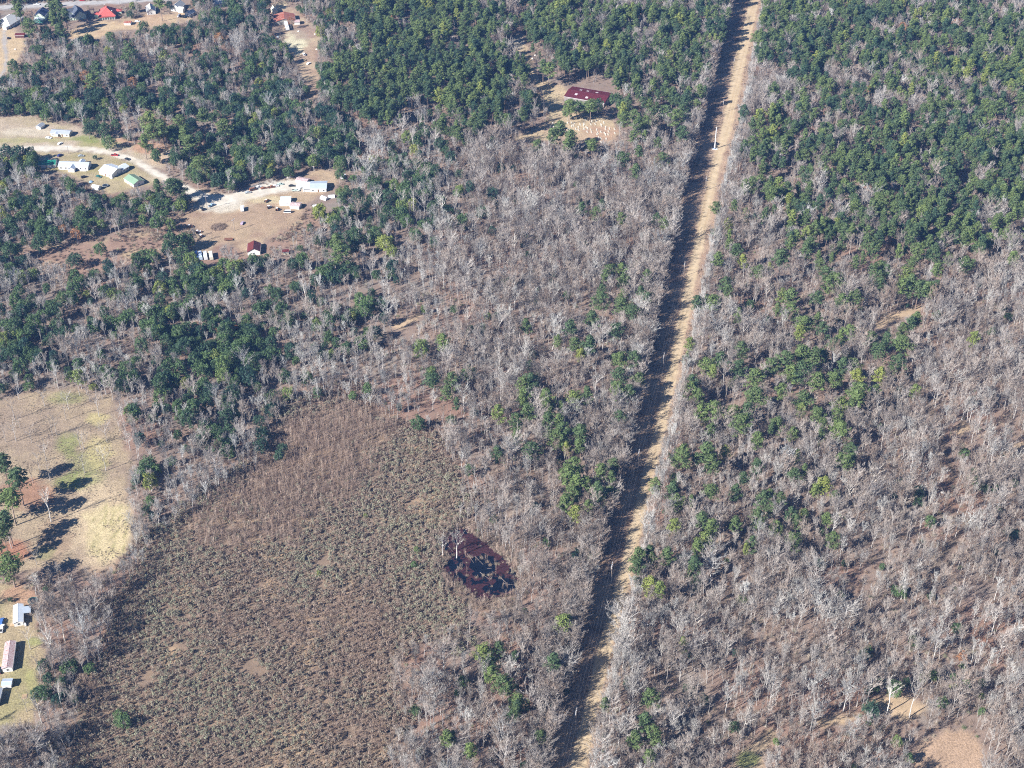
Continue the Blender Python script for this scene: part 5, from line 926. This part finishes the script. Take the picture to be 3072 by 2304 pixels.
def mass(kind, pts):
    name, lab = MASS[kind]; n_ = len(pts); a = np.array([(p[0], p[1], 0) for p in pts], dtype=np.float32)
    me = bpy.data.meshes.new(name); me.vertices.add(n_); me.vertices.foreach_set('co', a.ravel())
    def attr(nm, ty, key, val): q = me.attributes.new(nm, ty, 'POINT'); q.data.foreach_set(key, np.asarray(val).ravel())
    attr('pidx', 'INT', 'value', np.array([p[5] for p in pts], dtype=np.int32)); attr('tint', 'FLOAT', 'value', np.array([p[4] for p in pts], dtype=np.float32))
    attr('scl', 'FLOAT_VECTOR', 'vector', np.array([(p[2], p[2], p[3]) for p in pts], dtype=np.float32))
    attr('rot', 'FLOAT_VECTOR', 'vector', np.stack([rng.normal(0, .05, n_), rng.normal(0, .05, n_), rng.uniform(0, 6.283, n_)], 1).astype(np.float32))
    o = tag(ob(name, me), lab, None, None, 'stuff')
    ng = bpy.data.node_groups.new(name, 'GeometryNodeTree'); ng.interface.new_socket('Geometry', in_out='INPUT', socket_type='NodeSocketGeometry'); ng.interface.new_socket('Geometry', in_out='OUTPUT', socket_type='NodeSocketGeometry')
    N, L = ng.nodes, ng.links; gi = N.new('NodeGroupInput'); go = N.new('NodeGroupOutput'); iop = N.new('GeometryNodeInstanceOnPoints'); ci = N.new('GeometryNodeCollectionInfo')
    ci.inputs['Collection'].default_value = proto_cols[kind]; ci.inputs['Separate Children'].default_value = True; ci.inputs['Reset Children'].default_value = True; iop.inputs['Pick Instance'].default_value = True
    def named(nm, ty): q = N.new('GeometryNodeInputNamedAttribute'); q.data_type = ty; q.inputs['Name'].default_value = nm; return q.outputs['Attribute']
    L.new(gi.outputs[0], iop.inputs['Points']); L.new(ci.outputs[0], iop.inputs['Instance']); L.new(named('pidx', 'INT'), iop.inputs['Instance Index'])
    L.new(named('rot', 'FLOAT_VECTOR'), iop.inputs['Rotation']); L.new(named('scl', 'FLOAT_VECTOR'), iop.inputs['Scale']); L.new(iop.outputs[0], go.inputs[0])
    md = o.modifiers.new('plants', 'NODES'); md.node_group = ng
for kind in P:
    pts = P[kind] if kind in ('white', 'orchard') else no_roof(P[kind], 6.5 if kind in ('bare', 'pine', 'ever') else 4.0)
    if kind in SPEC:
        nm, word, cat, grp, lim = SPEC[kind]; hz = {'bare': 9, 'pine': 13, 'ever': 5, 'shrub': 2, 'white': 9, 'orchard': 8, 'russet': 5}[kind]
        def size(p):
            a, b_ = proj(p[0], p[1], hz * p[3]); vis = (10 < a < 3062) and (10 < b_ < 2294) and not (a < 345 and b_ > 2190)
            return (p[2] * p[3] * pxm(b_) ** 2) if vis else -1
        order = sorted(range(len(pts)), key=lambda i: -size(pts[i])); single = [i for i in order if size(pts[i]) > 0][:lim]; ss = set(single); rest = [pts[i] for i in range(len(pts)) if i not in ss]
        for i in single:
            x, y, s1, s2, tint, pi = pts[i]; mtr, mcr, mj = PROTO[kind][pi]
            tw_ = TINTW[kind][0 if tint < .33 else 1 if tint < .72 else 2]; sz = 'tall' if s2 > 1.08 else 'small' if s2 < .8 else 'mid-sized'
            if (x - MARKS[8][0]) ** 2 + (y - MARKS[8][1]) ** 2 < 1 and kind == 'white': lab = 'lone tall white barked tree on the straw field'; used_labels.add(lab)
            else: lab = where_label('%s %s %s' % (sz, tw_, word), x, y)
            if kind == 'shrub':
                o = tag(ob(nm, mj, None, (x, y, 0), rng.uniform(0, 6.28)), lab, cat, grp); o['tint'] = float(tint)
            else:
                o = tag(ob(nm, None, None, (x, y, 0), rng.uniform(0, 6.28)), lab, cat, grp)
                for pn, me in (('trunk', mtr), ('crown', mcr)): c_ = ob(pn, me, o); c_['tint'] = float(tint)
            o.scale = (s1, s1, s2)
    else: rest = pts
    if rest and kind in MASS: mass(kind, rest)
    print('PLANTS', kind, len(P[kind]), len(pts), len(rest))

# ------------------------------------------------------------------ air
hz_ = MB().box(-14000, 14000, -14000, 14000, -2.0, 545.0).mesh('haze')
hm = bpy.data.materials.new('haze_air'); hm.use_nodes = True; hn = hm.node_tree.nodes; hn.remove(hn['Principled BSDF'])
pv = hn.new('ShaderNodeVolumePrincipled'); pv.inputs['Color'].default_value = (.22, .45, 1.0, 1); pv.inputs['Density'].default_value = 0.00006; pv.inputs['Anisotropy'].default_value = 0.0
hm.node_tree.links.new(pv.outputs[0], hn['Material Output'].inputs['Volume']); hz_.materials.append(hm)
tag(ob('haze', hz_), 'thin bluish air over the woods', None, None, 'stuff')
